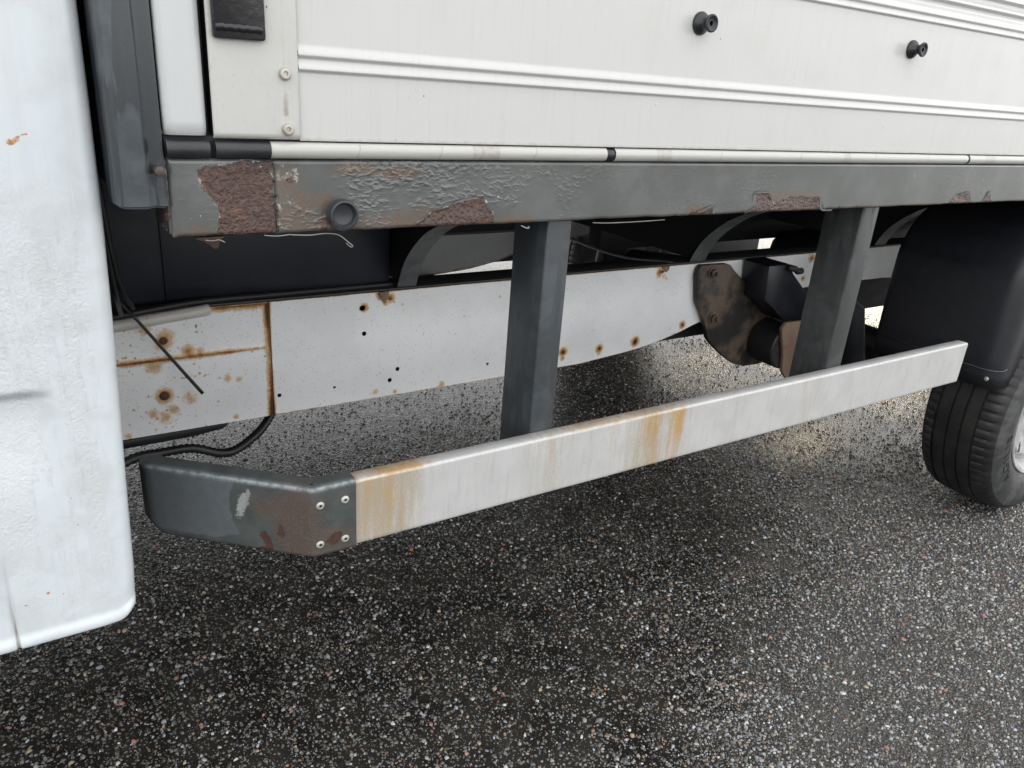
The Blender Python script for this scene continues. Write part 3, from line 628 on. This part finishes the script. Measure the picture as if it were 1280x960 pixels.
# ---- chassis rail
HOLES = [(.571, .685, .0058), (.575, .630, .0050), (.510, .521, .0032), (.633, .518, .0048), (.651, .541, .0048), (.878, .520, .0040), (.396, .522, .0042), (1.096, .521, .0035), (1.211, .514, .0035), (1.331, .519, .0040), (1.497, .547, .0035), (1.393, .7015, .004)]
def zbot(x):
    return np.interp(x, [-2, .37, 1.15, 1.217, 1.30, 1.352, 1.42, 1.492, 1.543, 1.7, 2.0, 2.4, 3.0, 4], [.478, .482, .482, .487, .4935, .499, .511, .527, .543, .58, .61, .61, .56, .52])
def build_rail(y0, sgn, fine):
    xs = np.concatenate([np.linspace(-1.2, .08, 20), np.arange(.084, 1.62, .0034), np.arange(1.63, 2.6, .012), np.linspace(2.62, 3.7, 20)]) if fine else np.linspace(-1.2, 3.7, 120)
    t = np.linspace(0, 1, 70 if fine else 12); X, T = np.meshgrid(xs, t, indexing='ij'); zb = zbot(X); Z = zb + (.7155 - zb) * T; drop = None
    rust = np.full(X.shape, -.6)
    def add(v): np.maximum(rust, v, out=rust)
    add(.62 - (.7155 - Z) / .0035 + .5 * (fbm(X * 30, 0 * X, 5) - .5))                    # top edge
    for c, r, s in (((.575, .6855), .013, 1.15), ((.612, .7115), .017, 1.0), ((.632, .7000), .014, .95), ((.622, .692), .010, .8), ((1.096, .521), .017, 1.1), ((1.096, .505), .012, .75), ((1.211, .514), .016, 1.1), ((1.211, .502), .008, .7), ((1.331, .519), .020, 1.15),
                    ((1.497, .547), .016, 1.0), ((1.385, .7015), .018, .9), ((1.40, .690), .010, .55), ((1.41, .683), .008, .5), ((.66, .685), .006, .6), ((.90, .68), .006, .6), ((.94, .668), .005, .5), ((2.0, .70), .02, .9), ((1.98, .64), .012, .9), ((1.96, .60), .02, .6), ((.76, .487), .012, .6), ((.645, .49), .008, .6), ((.60, .497), .01, .5)):
        add(blob(X, Z, c, r) * s * 1.25)
    add(.75 - (Z - zb) / .0025 + .9 * (fbm(X * 14, 0 * X, 8) - .72))
    if fine: add(np.where(X > .383, 1.1 - (X - .3845) / .0045, -1) * np.interp(Z, [.48, .50, .53, .60, .66, .70, .72], [1.2, 1.0, .7, .3, .5, .8, .9]))
    if fine:
        Xc = .25 * (X[1:, 1:] + X[:-1, 1:] + X[1:, :-1] + X[:-1, :-1]); Zc = .25 * (Z[1:, 1:] + Z[:-1, 1:] + Z[1:, :-1] + Z[:-1, :-1]); drop = np.zeros(Xc.shape, bool)
        for hx, hz, hr in HOLES:
            k = np.hypot(Xc - hx, Zc - hz) < hr; drop |= k
            vk = np.zeros(X.shape, bool)
            for a in (0, 1):
                for b in (0, 1): vk[a:X.shape[0] - 1 + a, b:X.shape[1] - 1 + b] |= k
            d = np.hypot(X - hx, Z - hz); s = np.where(vk & (d > hr * .55), hr / np.maximum(d, 1e-6), 1); X = hx + (X - hx) * s; Z = hz + (Z - hz) * s
    return link('chassis_rail', grid_mesh('chassis_rail', X, np.full_like(X, y0), Z, dict(rust=rust, dab=np.full(X.shape, -1.)), drop=drop), m_rail, truck, smooth=False)
rail = build_rail(.55, 1, True)
far = build_rail(1.45, -1, False)
for r_, ya, yb in ((rail, .5495, .625), (far, 1.375, 1.4505)):
    bm = bmesh.new(); bm_box(bm, -1.2, 3.7, ya, yb, .7160, .7205); bm_box(bm, -1.2, 1.20, ya + .003, yb, .4840, .4885)
    link('rail_flange', fin(bm, 'rail_flange', .0012), m_railtop, r_)
box('rail_inner_web', (-1.2, 3.7, .618, .622, .478, .7155), m_under, rail, .0)
# doubler plates at the front with rusting weld seams
def doubler(z0, z1, y, name):
    xs = np.arange(-.25, .3832, .0024); X, Z = np.meshgrid(xs, np.linspace(z0, z1, 46), indexing='ij'); rust = np.full(X.shape, -.6); dab = np.full(X.shape, -1.)
    def add(v): np.maximum(rust, v, out=rust)
    add((1.35 - (.3832 - X) / .0065 * .6) * np.interp(Z, [.48, .50, .53, .60, .66, .70, .72], [1.75, 1.5, 1.05, .75, 1.0, 1.4, 1.6]) )
    add(1.0 - np.abs(Z - .6275) / .0045 * .6 + .45 * (fbm(X * 26, 0 * X, 15) - .5) - .35 * sstep(.28, .38, X))
    add((1.15 - (.7155 - Z) / .007 * .6) * sstep(.265, .29, X))
    for c, r, s in (((.195, .663), .022, .9), ((.187, .558), .021, 1.1), ((.187, .558), .008, 1.6), ((.20, .672), .02, .6), ((.165, .69), .02, .5), ((.15, .70), .02, .55), ((.185, .515), .018, .55), ((.165, .525), .014, .5), ((.20, .528), .016, .5), ((.23, .545), .02, .48), ((.255, .635), .012, .7), ((.30, .575), .012, .5), ((.32, .57), .01, .45), ((.31, .494), .008, .7), ((.12, .49), .01, .5), ((.235, .638), .018, .8), ((.175, .615), .02, .5)):
        add(blob(X, Z, c, r) * s * 1.2)
    dab = np.maximum(dab, blob(X, Z, (.2515, .6835), .0035, .0065))
    yy = y - .0022 * np.clip(1 - np.abs(Z - .6275) / .004, 0, 1) * (.6 + .8 * fbm(X * 90, Z * 90, 6)) + .0008 * np.exp(-((Z - .585) / .0014) ** 2)
    o = link(name, grid_mesh(name, X, yy, Z, dict(rust=rust, dab=dab)), m_rail, rail, smooth=True)
doubler(.4835, .7150, .5462, 'reinforcement_plate')
box('plate_edge', (.3832, .3845, .5464, .5495, .484, .7145), mat_plain('weld_rust', (.14, .06, .025), .8, bumps=.8), rail, .0)
lathe('plug_bolt', [(.0085, -.001), (.0085, .002), (.0062, .004), (0, .0045)], (.187, .546, .558), (0, -1, 0), mat_plain('rusted_bolt', (.09, .04, .025), .8, bumps=.9), rail, 14)
lathe('plug_bolt', [(.007, -.001), (.007, .0015), (.005, .003), (0, .0035)], (.195, .546, .663), (0, -1, 0), mat_plain('rusted_nut', (.09, .04, .025), .8, bumps=.9), rail, 14)
# rolled lip along the top at the very front, then its dark gasket
tube('rolled_lip', catmull([(-.2, .536, .688), (.05, .536, .696), (.13, .537, .7015), (.20, .539, .7075), (.262, .541, .7125), (.2745, .543, .7135)], 8), .0105, mat_rail('lip_cream_paint', (.62, .60, .55)), rail, 14)
tube('gasket', catmull([(-.2, .53, .708), (.08, .534, .715), (.17, .540, .722), (.26, .548, .728), (.42, .56, .726), (.66, .57, .724)], 8), .006, m_rub, rail, 8)
prism('clip_tab', [(.606, .7155), (.628, .7155), (.626, .703), (.6175, .692), (.6125, .698)], 'y', .5445, .5485, m_brown, rail, .001)
prism('clip_tab', [(1.385, .7155), (1.412, .7155), (1.410, .706), (1.402, .700), (1.392, .709)], 'y', .5445, .5485, m_brown, rail, .001)

# ---- crossmembers
CURVE = [(.02, .9585), (.15, .944), (.30, .9085), (.412, .866), (.470, .829), (.515, .787), (.540, .748), (.552, .7215)]
cv = catmull([(0, *p) for p in CURVE], 6)[:, 1:]
def crossmember(xw, xf0, xf1):
    near = [tuple(p) for p in cv]; farp = [(2.1 - p[0], p[1]) for p in near[::-1]]
    near = [(p[0] + .004, p[1] + .003) for p in near]
    farp = [(2.1 - p[0], p[1]) for p in near[::-1]]
    cm = prism('crossmember', near + farp + [(2.1 - .02, .999), (.02, .999)], 'x', xw, xw + .005, m_under, truck, .0)
    n = len(cv); X, K = np.meshgrid([xf0, xf0 + .001, xf1 - .001, xf1], np.arange(n), indexing='ij')
    for s in (1, -1):
        yy = cv[:, 0][K]; yy = yy if s == 1 else 2.1 - yy
        t = np.gradient(cv, axis=0); t /= np.linalg.norm(t, axis=1)[:, None]
        nn = np.stack([-t[:, 1], t[:, 0]], -1)    # inward normal
        A = np.stack([X, yy, cv[:, 1][K]], -1)
        off = nn[K] * (.0005 + .0 * X[..., None]); V_ = A + np.stack([0 * X, off[..., 0] * s, off[..., 1]], -1)
        link('flange', grid_mesh('flange', V_[..., 0], V_[..., 1], V_[..., 2]), m_flange, cm, smooth=True)
crossmember(.668, .649, .692); crossmember(1.512, 1.488, 1.545); crossmember(2.34, 2.31, 2.37); crossmember(3.2, 3.18, 3.23)

# ---- bed floor, other sides
box('bed_floor', (.142, 3.7, .062, 2.038, 1.000, 1.038), m_ply, truck, .001)
box('far_beam', (.139, 3.75, 2.04, 2.10, .959, 1.0395), m_post, truck, .002)
box('far_sideboard', (.15, 3.7, 2.07, 2.098, 1.062, 1.468), m_board, truck, .002)
box('headboard', (.092, .136, .06, 2.04, 1.0, 1.62), m_post, truck, .002)
box('far_sun_blocker', (.12, 1.86, 1.72, 2.06, .44, .945), m_plast, truck, .008)  # unseen box added to block the sun under the truck
box('air_tank', (.75, 1.40, 1.05, 1.33, .70, .94), m_under, truck, .05)
box('tail_sun_blocker', (3.68, 3.73, .05, 2.05, .875, .957), m_post, truck, .004)  # unseen bar added to cut off sun coming in under the tail
box('rear_sun_blocker', (3.66, 3.72, .15, 1.95, .55, .79), m_post, truck, .005)  # unseen bar, placed to stripe the sun patch on the ground
box('subframe_beam', (1.55, 3.68, 1.0, 1.06, .650, .995), m_under, truck, .004)
tube('prop_shaft', [(.4, 1.0, .53), (1.2, 1.0, .535), (2.0, 1.0, .53), (2.38, 1.0, .42)], .048, m_under, truck, 14)
tube('muffler', [(2.36, .95, .60), (2.42, .95, .60), (3.30, .95, .60), (3.35, .95, .60)], [.03, .085, .085, .03], m_under, truck, 16)
tube('shock_absorber', [(1.965, .42, .74), (2.02, .42, .60), (2.06, .42, .57), (2.16, .42, .33)], [.022, .022, .036, .036], m_under, truck, 14)
box('far_rear_sun_blocker', (2.98, 3.62, 2.05, 2.095, .30, .575), m_plast, truck, .004)  # unseen panel added to keep low sun off the ground beneath
box('tailgate', (3.71, 3.74, .03, 2.07, 1.062, 1.468), m_board, truck, .002)
box('tool_locker', (-.01, .645, .575, 1.40, .7215, .985), mat_plain('locker_navy_paint', (.011, .014, .022), .5), truck, .01)
box('locker_lid', (.21, .60, .570, .5745, .728, .975), mat_plain('locker_lid_navy', (.010, .013, .021), .45), truck, .002)

# ---- side guard
def build_guard():
    xs = np.concatenate([np.arange(.3335, 1.8925, .004), [1.893]])
    prof = [(.026, .6205), (.0262, .622), (.0255, .6233), (.005, .6240), (.0025, .6235), (.0008, .6222), (0, .6200)] + [(0, z) for z in np.linspace(.6185, .5255, 24)] + [(.0008, .5238), (.0025, .523), (.020, .523), (.020, .5245), (.003, .526)]
    pr = np.array(prof); X, K = np.meshgrid(xs, np.arange(len(pr)), indexing='ij'); Y = pr[:, 0][K] + .0007 * (fbm(X * 5, 0 * X, 3) - .5); Z = pr[:, 1][K]
    top = K <= 5
    tan = np.full(X.shape, -.8); st = np.full(X.shape, -.8)
    tan = np.maximum(tan, np.where(top, -1, 1.05 * sstep(.485, .385, X) * (.75 + .25 * sstep(.52, .60, Z))))
    tan = np.maximum(tan, .55 * np.clip(1 - np.abs(X - .66) / .10, 0, 1)); tan = np.maximum(tan, .9 * np.clip(1 - np.abs(X - .88) / .12, 0, 1)); tan = np.maximum(tan, .35 * np.clip(1 - np.abs(X - 1.08) / .14, 0, 1)); tan = np.maximum(tan, .4 * np.clip(1 - np.abs(X - 1.3) / .1, 0, 1))
    for c, w_, a in ((.875, .030, .75), (.937, .022, 1.05), (.972, .020, .35), (.385, .022, .5), (.350, .02, .35), (.80, .05, .25)): st = np.maximum(st, np.where(top, -1, a * np.exp(-((X - c) / w_) ** 2) * (.55 + .45 * sstep(.53, .60, Z))))
    tp = np.maximum.reduce([1.1 * np.clip(1.2 - np.abs(X - .40) / .07, 0, 1) * (.3 + fbm(X * 30, Y * 200, 1)), .9 * np.clip(1.4 - np.abs(X - .80) / .14, 0, 1) * (.2 + fbm(X * 22, Y * 200, 2)), .5 * np.clip(1.2 - np.abs(X - .9) / .1, 0, 1) * (.2 + fbm(X * 22, Y * 200, 4)), .9 * np.clip(1 - np.abs(X - .338) / .02, 0, 1)])
    st = np.maximum(st, np.where(top, tp * 1.05, -1))
    return link('side_guard_rail', grid_mesh('side_guard_rail', X, Y, Z, dict(tan=tan, stain=st)), m_guard, truck, smooth=True)
gr_ = build_guard(); gr_.data.set_sharp_from_angle(angle=R(65))
box('guard_end_plug', (1.8895, 1.8915, .002, .0245, .526, .6215), m_guard, gr_, .0005)
# the grey end cap: wraps the rail, then turns inwards
def build_cap():
    path = catmull([(.3362, -.0022, 0), (.30, -.0022, 0)], 8).tolist()[:-1] + [[.2805, -.0022, 0], [.2755, -.0012, 0], [.2715, .0018, 0]]
    q0 = np.array((.2715, .0018)); q1 = np.array((.1060, .148))
    for t in np.linspace(0, 1, 60)[1:]: p = q0 + (q1 - q0) * t; path.append([p[0], p[1], 0])
    path += [[.0995, .157, 0], [.0965, .168, 0], [.0965, .178, 0]]
    path = np.array(path); d = np.gradient(path, axis=0); d /= np.linalg.norm(d, axis=1)[:, None]; nrm = np.stack([d[:, 1], -d[:, 0]], -1)  # points inwards (+Y side)
    s = np.concatenate([[0], np.cumsum(np.linalg.norm(np.diff(path, axis=0), axis=1))])
    prof = [(.030, .6262), (.010, .6272), (.0035, .6268), (.0010, .6252), (0, .6225)] + [(0, z) for z in np.linspace(.6195, .5245, 40)] + [(.0012, .5215), (.004, .5203), (.028, .5203)]
    pr = np.array(prof); I, K = np.meshgrid(np.arange(len(path)), np.arange(len(pr)), indexing='ij')
    nn = nrm * np.sign(nrm[:, 1:2] + 1e-9); off = pr[:, 0][K]
    X = path[:, 0][I] + nn[:, 0][I] * off; Y = path[:, 1][I] + nn[:, 1][I] * off; Z = pr[:, 1][K].copy(); S = s[I]
    e = sstep(.262, .305, S); Z = Z + e ** 2 * .022 * np.clip((.575 - Z) / .055, 0, 1) ** 2     # rounded lower front corner
    u = .337 - S                                                                        # unrolled coordinate
    cz = Z
    sheen = np.minimum.reduce([(S - .176 + .35 * (.585 - Z) ** 2 / .05) / .05, (cz - .530 - .3 * np.clip(.20 - S, 0, 1) - .5 * np.clip(S - .275, 0, 1)) / .03, (.296 - S) / .03, np.where(K > 4, 1, -.1), (.6225 - cz) / .02 + .05])
    crust = np.maximum.reduce([poly_sd(S, Z, [(.118, .540), (.128, .555), (.135, .545), (.128, .528), (.150, .520), (.118, .520)]) / .01, poly_sd(S, Z, [(.100, .560), (.106, .568), (.112, .549), (.100, .545)]) / .008,
                               poly_sd(S, Z, [(.042, .552), (.020, .553), (.018, .546), (.030, .533), (.046, .536)]) / .008, .7 - (Z - .5203) / .004 - np.abs(S - .14) / .06])
    film = np.maximum.reduce([np.clip(1.35 - np.hypot((S - .083) / .036, (Z - .565) / .066), 0, 1), .75 * np.clip(1.2 - np.hypot((S - .03) / .035, (Z - .548) / .02), 0, 1), .95 * np.exp(-(Z - .5203) / .014) * sstep(.19, .06, S), .7 * np.clip(1.1 - np.hypot((S - .120) / .05, (Z - .59) / .035), 0, 1)])
    chip = np.clip(1 - np.hypot((S - .158 - .25 * (.59 - Z)) / .012, (Z - .592) / .030), -1, 1) * 1.1 - .25
    me = grid_mesh('guard_end_cap', X, Y, Z, dict(sheen=sheen, crust=np.clip(crust, -1, 1), film=film, chip=chip, edge=np.exp(-((K - 3.2) / 1.1) ** 2))); o = link('guard_end_cap', me, m_cap, truck, smooth=True); me.set_sharp_from_angle(angle=R(50))
    return o
cap = build_cap()
for x, z in ((.2862, .6000), (.3205, .6005), (.2848, .5400), (.3200, .5395)):
    lathe('rivet', [(.0055, -.001), (.0057, .0007), (.0050, .0018), (.0036, .0025), (.0025, .0026), (.0020, .0021)], (x, -.0022, z), (0, -1, 0), m_rivet, cap, 26)
    lathe('rivet_pin', [(.0021, .0), (.0021, .0006), (0, .0006)], (x, -.0022, z), (0, -1, 0), m_under, cap, 14)
def post(x0, x1, yb, mat, name='guard_post'):
    bm = bmesh.new(); bm_box(bm, x0, x1, .0265, yb, .545, .9575)
    return link(name, fin(bm, name, .004, 3), mat, truck)
post(.6365, .680, .114, m_post); post(1.3815, 1.4325, .112, m_post2); post(2.9, 2.95, .112, m_post2)
for x in (.640, 1.385): box('post_foot', (x, x + .036, .0262, .10, .528, .545), m_under, truck, .002)
box('far_guard_rail', (.30, 1.9, 2.07, 2.10, .523, .623), m_post, truck, .003)

# ---- spring hanger and shackle
hg = prism('spring_hanger', [(1.503, .687), (1.506, .706), (1.516, .7145), (1.611, .7125), (1.626, .708), (1.645, .692), (1.872, .532), (1.884, .519), (1.890, .505), (1.915, .43), (1.905, .405), (1.86, .395), (1.815, .392), (1.762, .394), (1.715, .408), (1.672, .434), (1.655, .445), (1.600, .487), (1.585, .502), (1.556, .56), (1.520, .612)], 'y', .530, .5475, m_dustm, truck, .003)
for x, z in ((1.556, .692), (1.587, .563)):
    lathe('bolt', [(.017, -.001), (.017, .003), (.012, .0045), (.012, .012), (.009, .014), (.0055, .0145), (.0055, .022), (0, .0225)], (x, .530, z), (0, -1, 0), m_dustm, hg, 18)
bs = lathe('bushing', [(0, 0), (.062, 0), (.064, .004), (.064, .088), (.060, .092), (0, .092)], (1.815, .5295, .476), (0, -1, 0), m_rub, hg, 32)
sh = prism('shackle_plate', [(1.758, .545), (1.775, .560), (1.83, .558), (1.90, .556), (1.925, .50), (1.93, .44), (1.91, .395), (1.865, .378), (1.825, .385), (1.80, .41), (1.790, .46)], 'y', .4245, .4365, m_brown, truck, .003)
lathe('bolt', [(.026, -.001), (.026, .003), (.018, .005), (.018, .018), (.014, .021), (0, .0215)], (1.872, .4245, .441), (0, -1, 0), m_dustm, sh, 6)
prism('hanger_strut', [(1.690, .718), (1.772, .720), (1.80, .69), (1.912, .601), (1.93, .56), (1.86, .55), (1.800, .552), (1.735, .600), (1.700, .62)], 'y', .455, .545, mat_plain('strut_black', (.012, .013, .018), .35), truck, .004)
tube('pipe_stub', [(1.765, .45, .712), (1.79, .447, .706), (1.80, .445, .699), (1.815, .443, .700)], .009, m_dustm, truck, 10)
# leaf spring, axle
for k in range(4):
    c = catmull([(1.86 - .03 * (k == 0) + .16 * k, .49, .44 - .018 * k), (2.2, .49, .37 - .018 * k), (2.55, .49, .34 - .018 * k), (2.9, .49, .37 - .018 * k), (3.25 - .16 * k, .49, .44 - .018 * k)], 5)
    tube('spring_leaf', c, .008, m_under, truck, 8, flat=4.5)
tube('rear_axle', [(2.52, .2, .357), (2.52, .95, .357), (2.52, 1.0, .357), (2.52, 1.1, .357), (2.52, 1.9, .357)], [.05, .05, .15, .15, .05], m_under, truck, 16)

# ---- mudguard
def build_fender():
    arc = [(2.100, .462), (2.100, .72), (2.112, .79), (2.150, .85), (2.235, .90), (2.36, .935), (2.52, .945), (2.68, .935), (2.79, .90), (2.865, .85), (2.90, .79), (2.91, .72), (2.91, .5)]
    c = catmull([(p[0], 0, p[1]) for p in arc], 8)[:, [0, 2]]; n = len(c)
    d = np.gradient(c, axis=0); d /= np.linalg.norm(d, axis=1)[:, None]; nin = np.stack([d[:, 1], -d[:, 0]], -1)  # towards wheel
    prof = [(.350, .004), (.347, 0)] + [(y, 0) for y in np.linspace(.335, .044, 8)] + [(.030, .0022), (.017, .008), (.008, .017), (.002, .030), (.0, .045), (.0, .075), (.003, .082), (.003, .105), (.010, .110)]
    pr = np.array(prof); I, K = np.meshgrid(np.arange(n), np.arange(len(pr)), indexing='ij')
    X = c[:, 0][I] + nin[:, 0][I] * pr[:, 1][K]; Z = c[:, 1][I] + nin[:, 1][I] * pr[:, 1][K]; Y = pr[:, 0][K]
    low = sstep(.5155, .508, Z) * (X < 2.3); X = X + .004 * low; Y = Y + .002 * low
    o = link('mudguard', grid_mesh('mudguard', X, Y, Z), m_fender, truck, smooth=True)
    md = o.modifiers.new('t', 'SOLIDIFY'); md.thickness = .003; md.offset = 0
    lathe('screw', [(.006, 0), (.006, .002), (.003, .004), (0, .004)], (2.1035, .024, .490), (-1, 0, 0), m_steel, o, 16)
    tube('flap_seam', [(2.0985, .34, .5135), (2.0985, .044, .5135), (2.101, .030, .5135), (2.107, .0165, .5138), (2.117, .006, .5142), (2.130, .0, .5155), (2.142, -.001, .520)], .0014, mat_plain('worn_plastic_edge', (.07, .072, .078), .25), o, 6)
build_fender()
fm_ = [o for o in truck.children if o.name == 'mudguard'][0].copy(); COL.objects.link(fm_); fm_.parent = truck; fm_.location = (5.04, 2.10, 0); fm_.rotation_euler = (0, 0, math.pi)

# ---- wheel
def build_wheel(loc, sgn, letters):
    wh = empty('rear_wheel', truck)
    N = 400; th = np.linspace(0, 2 * np.pi, N, endpoint=False)
    # (radius, y) from outer bead over tread to inner bead
    prof = [(.205, .026), (.222, .014), (.245, .002), (.270, -.004), (.295, -.005), (.318, 0), (.332, .006), (.341, .012), (.347, .019), (.3505, .027), (.3525, .034), (.3535, .041), (.3545, .048), (.3548, .055), (.350, .0565), (.350, .0595), (.3555, .061),
            (.3565, .080), (.3565, .0915), (.351, .093), (.351, .097), (.3570, .0985), (.357, .115), (.357, .1275), (.351, .129), (.351, .133), (.3565, .1345), (.3555, .155), (.3548, .165), (.346, .1665), (.346, .173), (.354, .1745), (.352, .19), (.345, .205), (.33, .214), (.30, .218), (.25, .21), (.205, .19)]
    pr = np.array(prof); I, K = np.meshgrid(np.arange(len(pr)), np.arange(N), indexing='ij'); r = pr[:, 0][I].copy(); y = pr[:, 1][I]
    pitch = 5; ph = (np.arange(N) % pitch)[K]
    lug = ((I >= 7) & (I <= 13)) | ((I >= 31) & (I <= 33)); cut = lug & (ph == 0); r = r - np.where(cut, np.where((I == 7) | (I == 33), .0015, .0036), 0)
    mid = (I < 0) & (I >= 16) & (I <= 29) & (r > .35) & (((np.arange(N) + 2) % pitch)[K] == 0); r = r - np.where(mid, .0025, 0)
    rib = ((I >= 5) & (I <= 6)) & ((np.arange(N) % pitch)[K] < 2); r = r - np.where(rib, .0016, 0)
    flat = np.clip((-np.sin(th)[K]) - .93, 0, 1) / .07; r = r - .006 * flat ** 1.5 * (r > .3)
    X = r * np.cos(th)[K]; Z = r * np.sin(th)[K]
    me = grid_mesh('tyre', X, y * 1.0, Z, closed=True)
    me.materials.append(m_tread); me.materials.append(m_side)
    pi = np.repeat(np.arange(len(pr) - 1), N); me.polygons.foreach_set('material_index', np.where((pi < 6) | (pi > 33), 1, 0).astype(np.int32))
    t = link('tyre', me, None, wh, smooth=True); me.set_sharp_from_angle(angle=R(42))
    # rim: lip, barrel, disc with hand holes
    lathe('rim', [(.206, .018), (.214, .010), (.2215, .008), (.2235, .011), (.2215, .016), (.213, .018), (.205, .024), (.199, .040), (.196, .070), (.196, .15), (.20, .18), (.212, .195), (.205, .199), (.19, .18), (.186, .15), (.186, .07), (.192, .035), (.206, .018)], (0, 0, 0), (0, 1, 0), m_silver, wh, 96)
    rr = np.array([.0, .03, .06, .075, .085, .10] + list(np.linspace(.112, .187, 30)) + [.1935]); yy = np.interp(rr, [0, .06, .075, .09, .11, .15, .17, .1935], [.075, .075, .070, .060, .058, .045, .038, .052]) - .004
    nt_ = 240; tt = np.linspace(0, 2 * np.pi, nt_, endpoint=False); Rg, Tg = np.meshgrid(rr, tt, indexing='ij'); Yg = np.broadcast_to(yy[:, None], Rg.shape)
    Rc = .5 * (Rg[1:] + Rg[:-1]); Tc = Tg[1:] + np.pi / nt_
    nh = 9; da = (Tc - R(3) + np.pi / nh) % (2 * np.pi / nh) - np.pi / nh; hole = np.hypot((Rc - .158) / .018, da * .158 / .013) < 1
    dm = grid_mesh('wheel_disc', Rg * np.cos(Tg), Yg, Rg * np.sin(Tg), closed=True, drop=hole)
    dd = link('wheel_disc', dm, m_silver, wh, smooth=True); sm = dd.modifiers.new('t', 'SOLIDIFY'); sm.thickness = .006; sm.offset = -1
    lathe('hub', [(0, .0), (.045, 0), (.05, .006), (.05, .05), (0, .05)], (0, .03, 0), (0, 1, 0), m_under, wh, 24)
    box('brake_drum', (-.13, .13, .12, .19, -.13, .13), m_under, wh, .05)
    if letters:
        cu = bpy.data.curves.new('txt', 'FONT'); cu.body = 'AGILIS'; cu.size = .040; cu.extrude = .0008; cu.space_character = 1.12; cu.resolution_u = 3
        to = bpy.data.objects.new('txt', cu); COL.objects.link(to); bpy.context.view_layer.update()
        em = bpy.data.meshes.new_from_object(to.evaluated_get(bpy.context.evaluated_depsgraph_get())); bpy.data.objects.remove(to)
        co = np.zeros(len(em.vertices) * 3, np.float32); em.vertices.foreach_get('co', co); co = co.reshape(-1, 3)
        rad = .264 + co[:, 1] * 1.05; ang = R(226) - co[:, 0] * 1.5 / .283
        ysf = np.interp(rad, pr[:9, 0], pr[:9, 1])
        new = np.stack([rad * np.cos(ang), ysf - .0006 - (co[:, 2]), rad * np.sin(ang)], -1); em.vertices.foreach_set('co', new.astype(np.float32).ravel()); em.update()
        link('sidewall_lettering', em, mat_plain('raised_rubber', (.012, .012, .013), .35), wh)
    wh.location = loc
    if sgn < 0: wh.rotation_euler = (0, 0, math.pi)
    return wh
build_wheel((2.52, -.02, .355), 1, True)
def copy_tree(o, parent):
    c = o.copy(); COL.objects.link(c); c.parent = parent
    for ch in list(o.children): copy_tree(ch, c)
    return c
fw = [o for o in truck.children if o.name.startswith('rear_wheel')][0]
c2 = copy_tree(fw, truck); c2.location = (2.52, 2.12, .355); c2.rotation_euler = (0, 0, math.pi)

# ---- hoses and tie
tube('corrugated_conduit', catmull([(0.02, .48, .425), (0.057, 0.5, 0.438), (0.12, 0.53, 0.451), (0.169, 0.55, 0.443), (0.229, 0.57, 0.431), (0.279, 0.57, 0.41), (0.312, 0.58, 0.405), (0.355, 0.6, 0.418), (0.386, 0.62, 0.435), (0.414, 0.64, 0.464)], 11), .0100, m_plast, truck, 12, ring=-.2)
prism('under_rail_skid', [(.0, .480), (.30, .4815), (.285, .470), (.22, .464), (.0, .462)], 'y', .549, .60, m_plast, truck, .003)
tie = catmull([(.128, .47, .760), (.140, .495, .738), (.160, .50, .7065), (.2, .50, .642), (.2445, .50, .571)], 10)
tube('cable_tie', tie, np.linspace(.0022, .0031, len(tie)), m_plast, truck, 8, flat=.6)
tube('slack_cable', catmull([(.72, .25, .93), (.95, .40, .845), (1.2, .50, .765), (1.42, .545, .727)], 8), .003, m_plast, truck, 8)
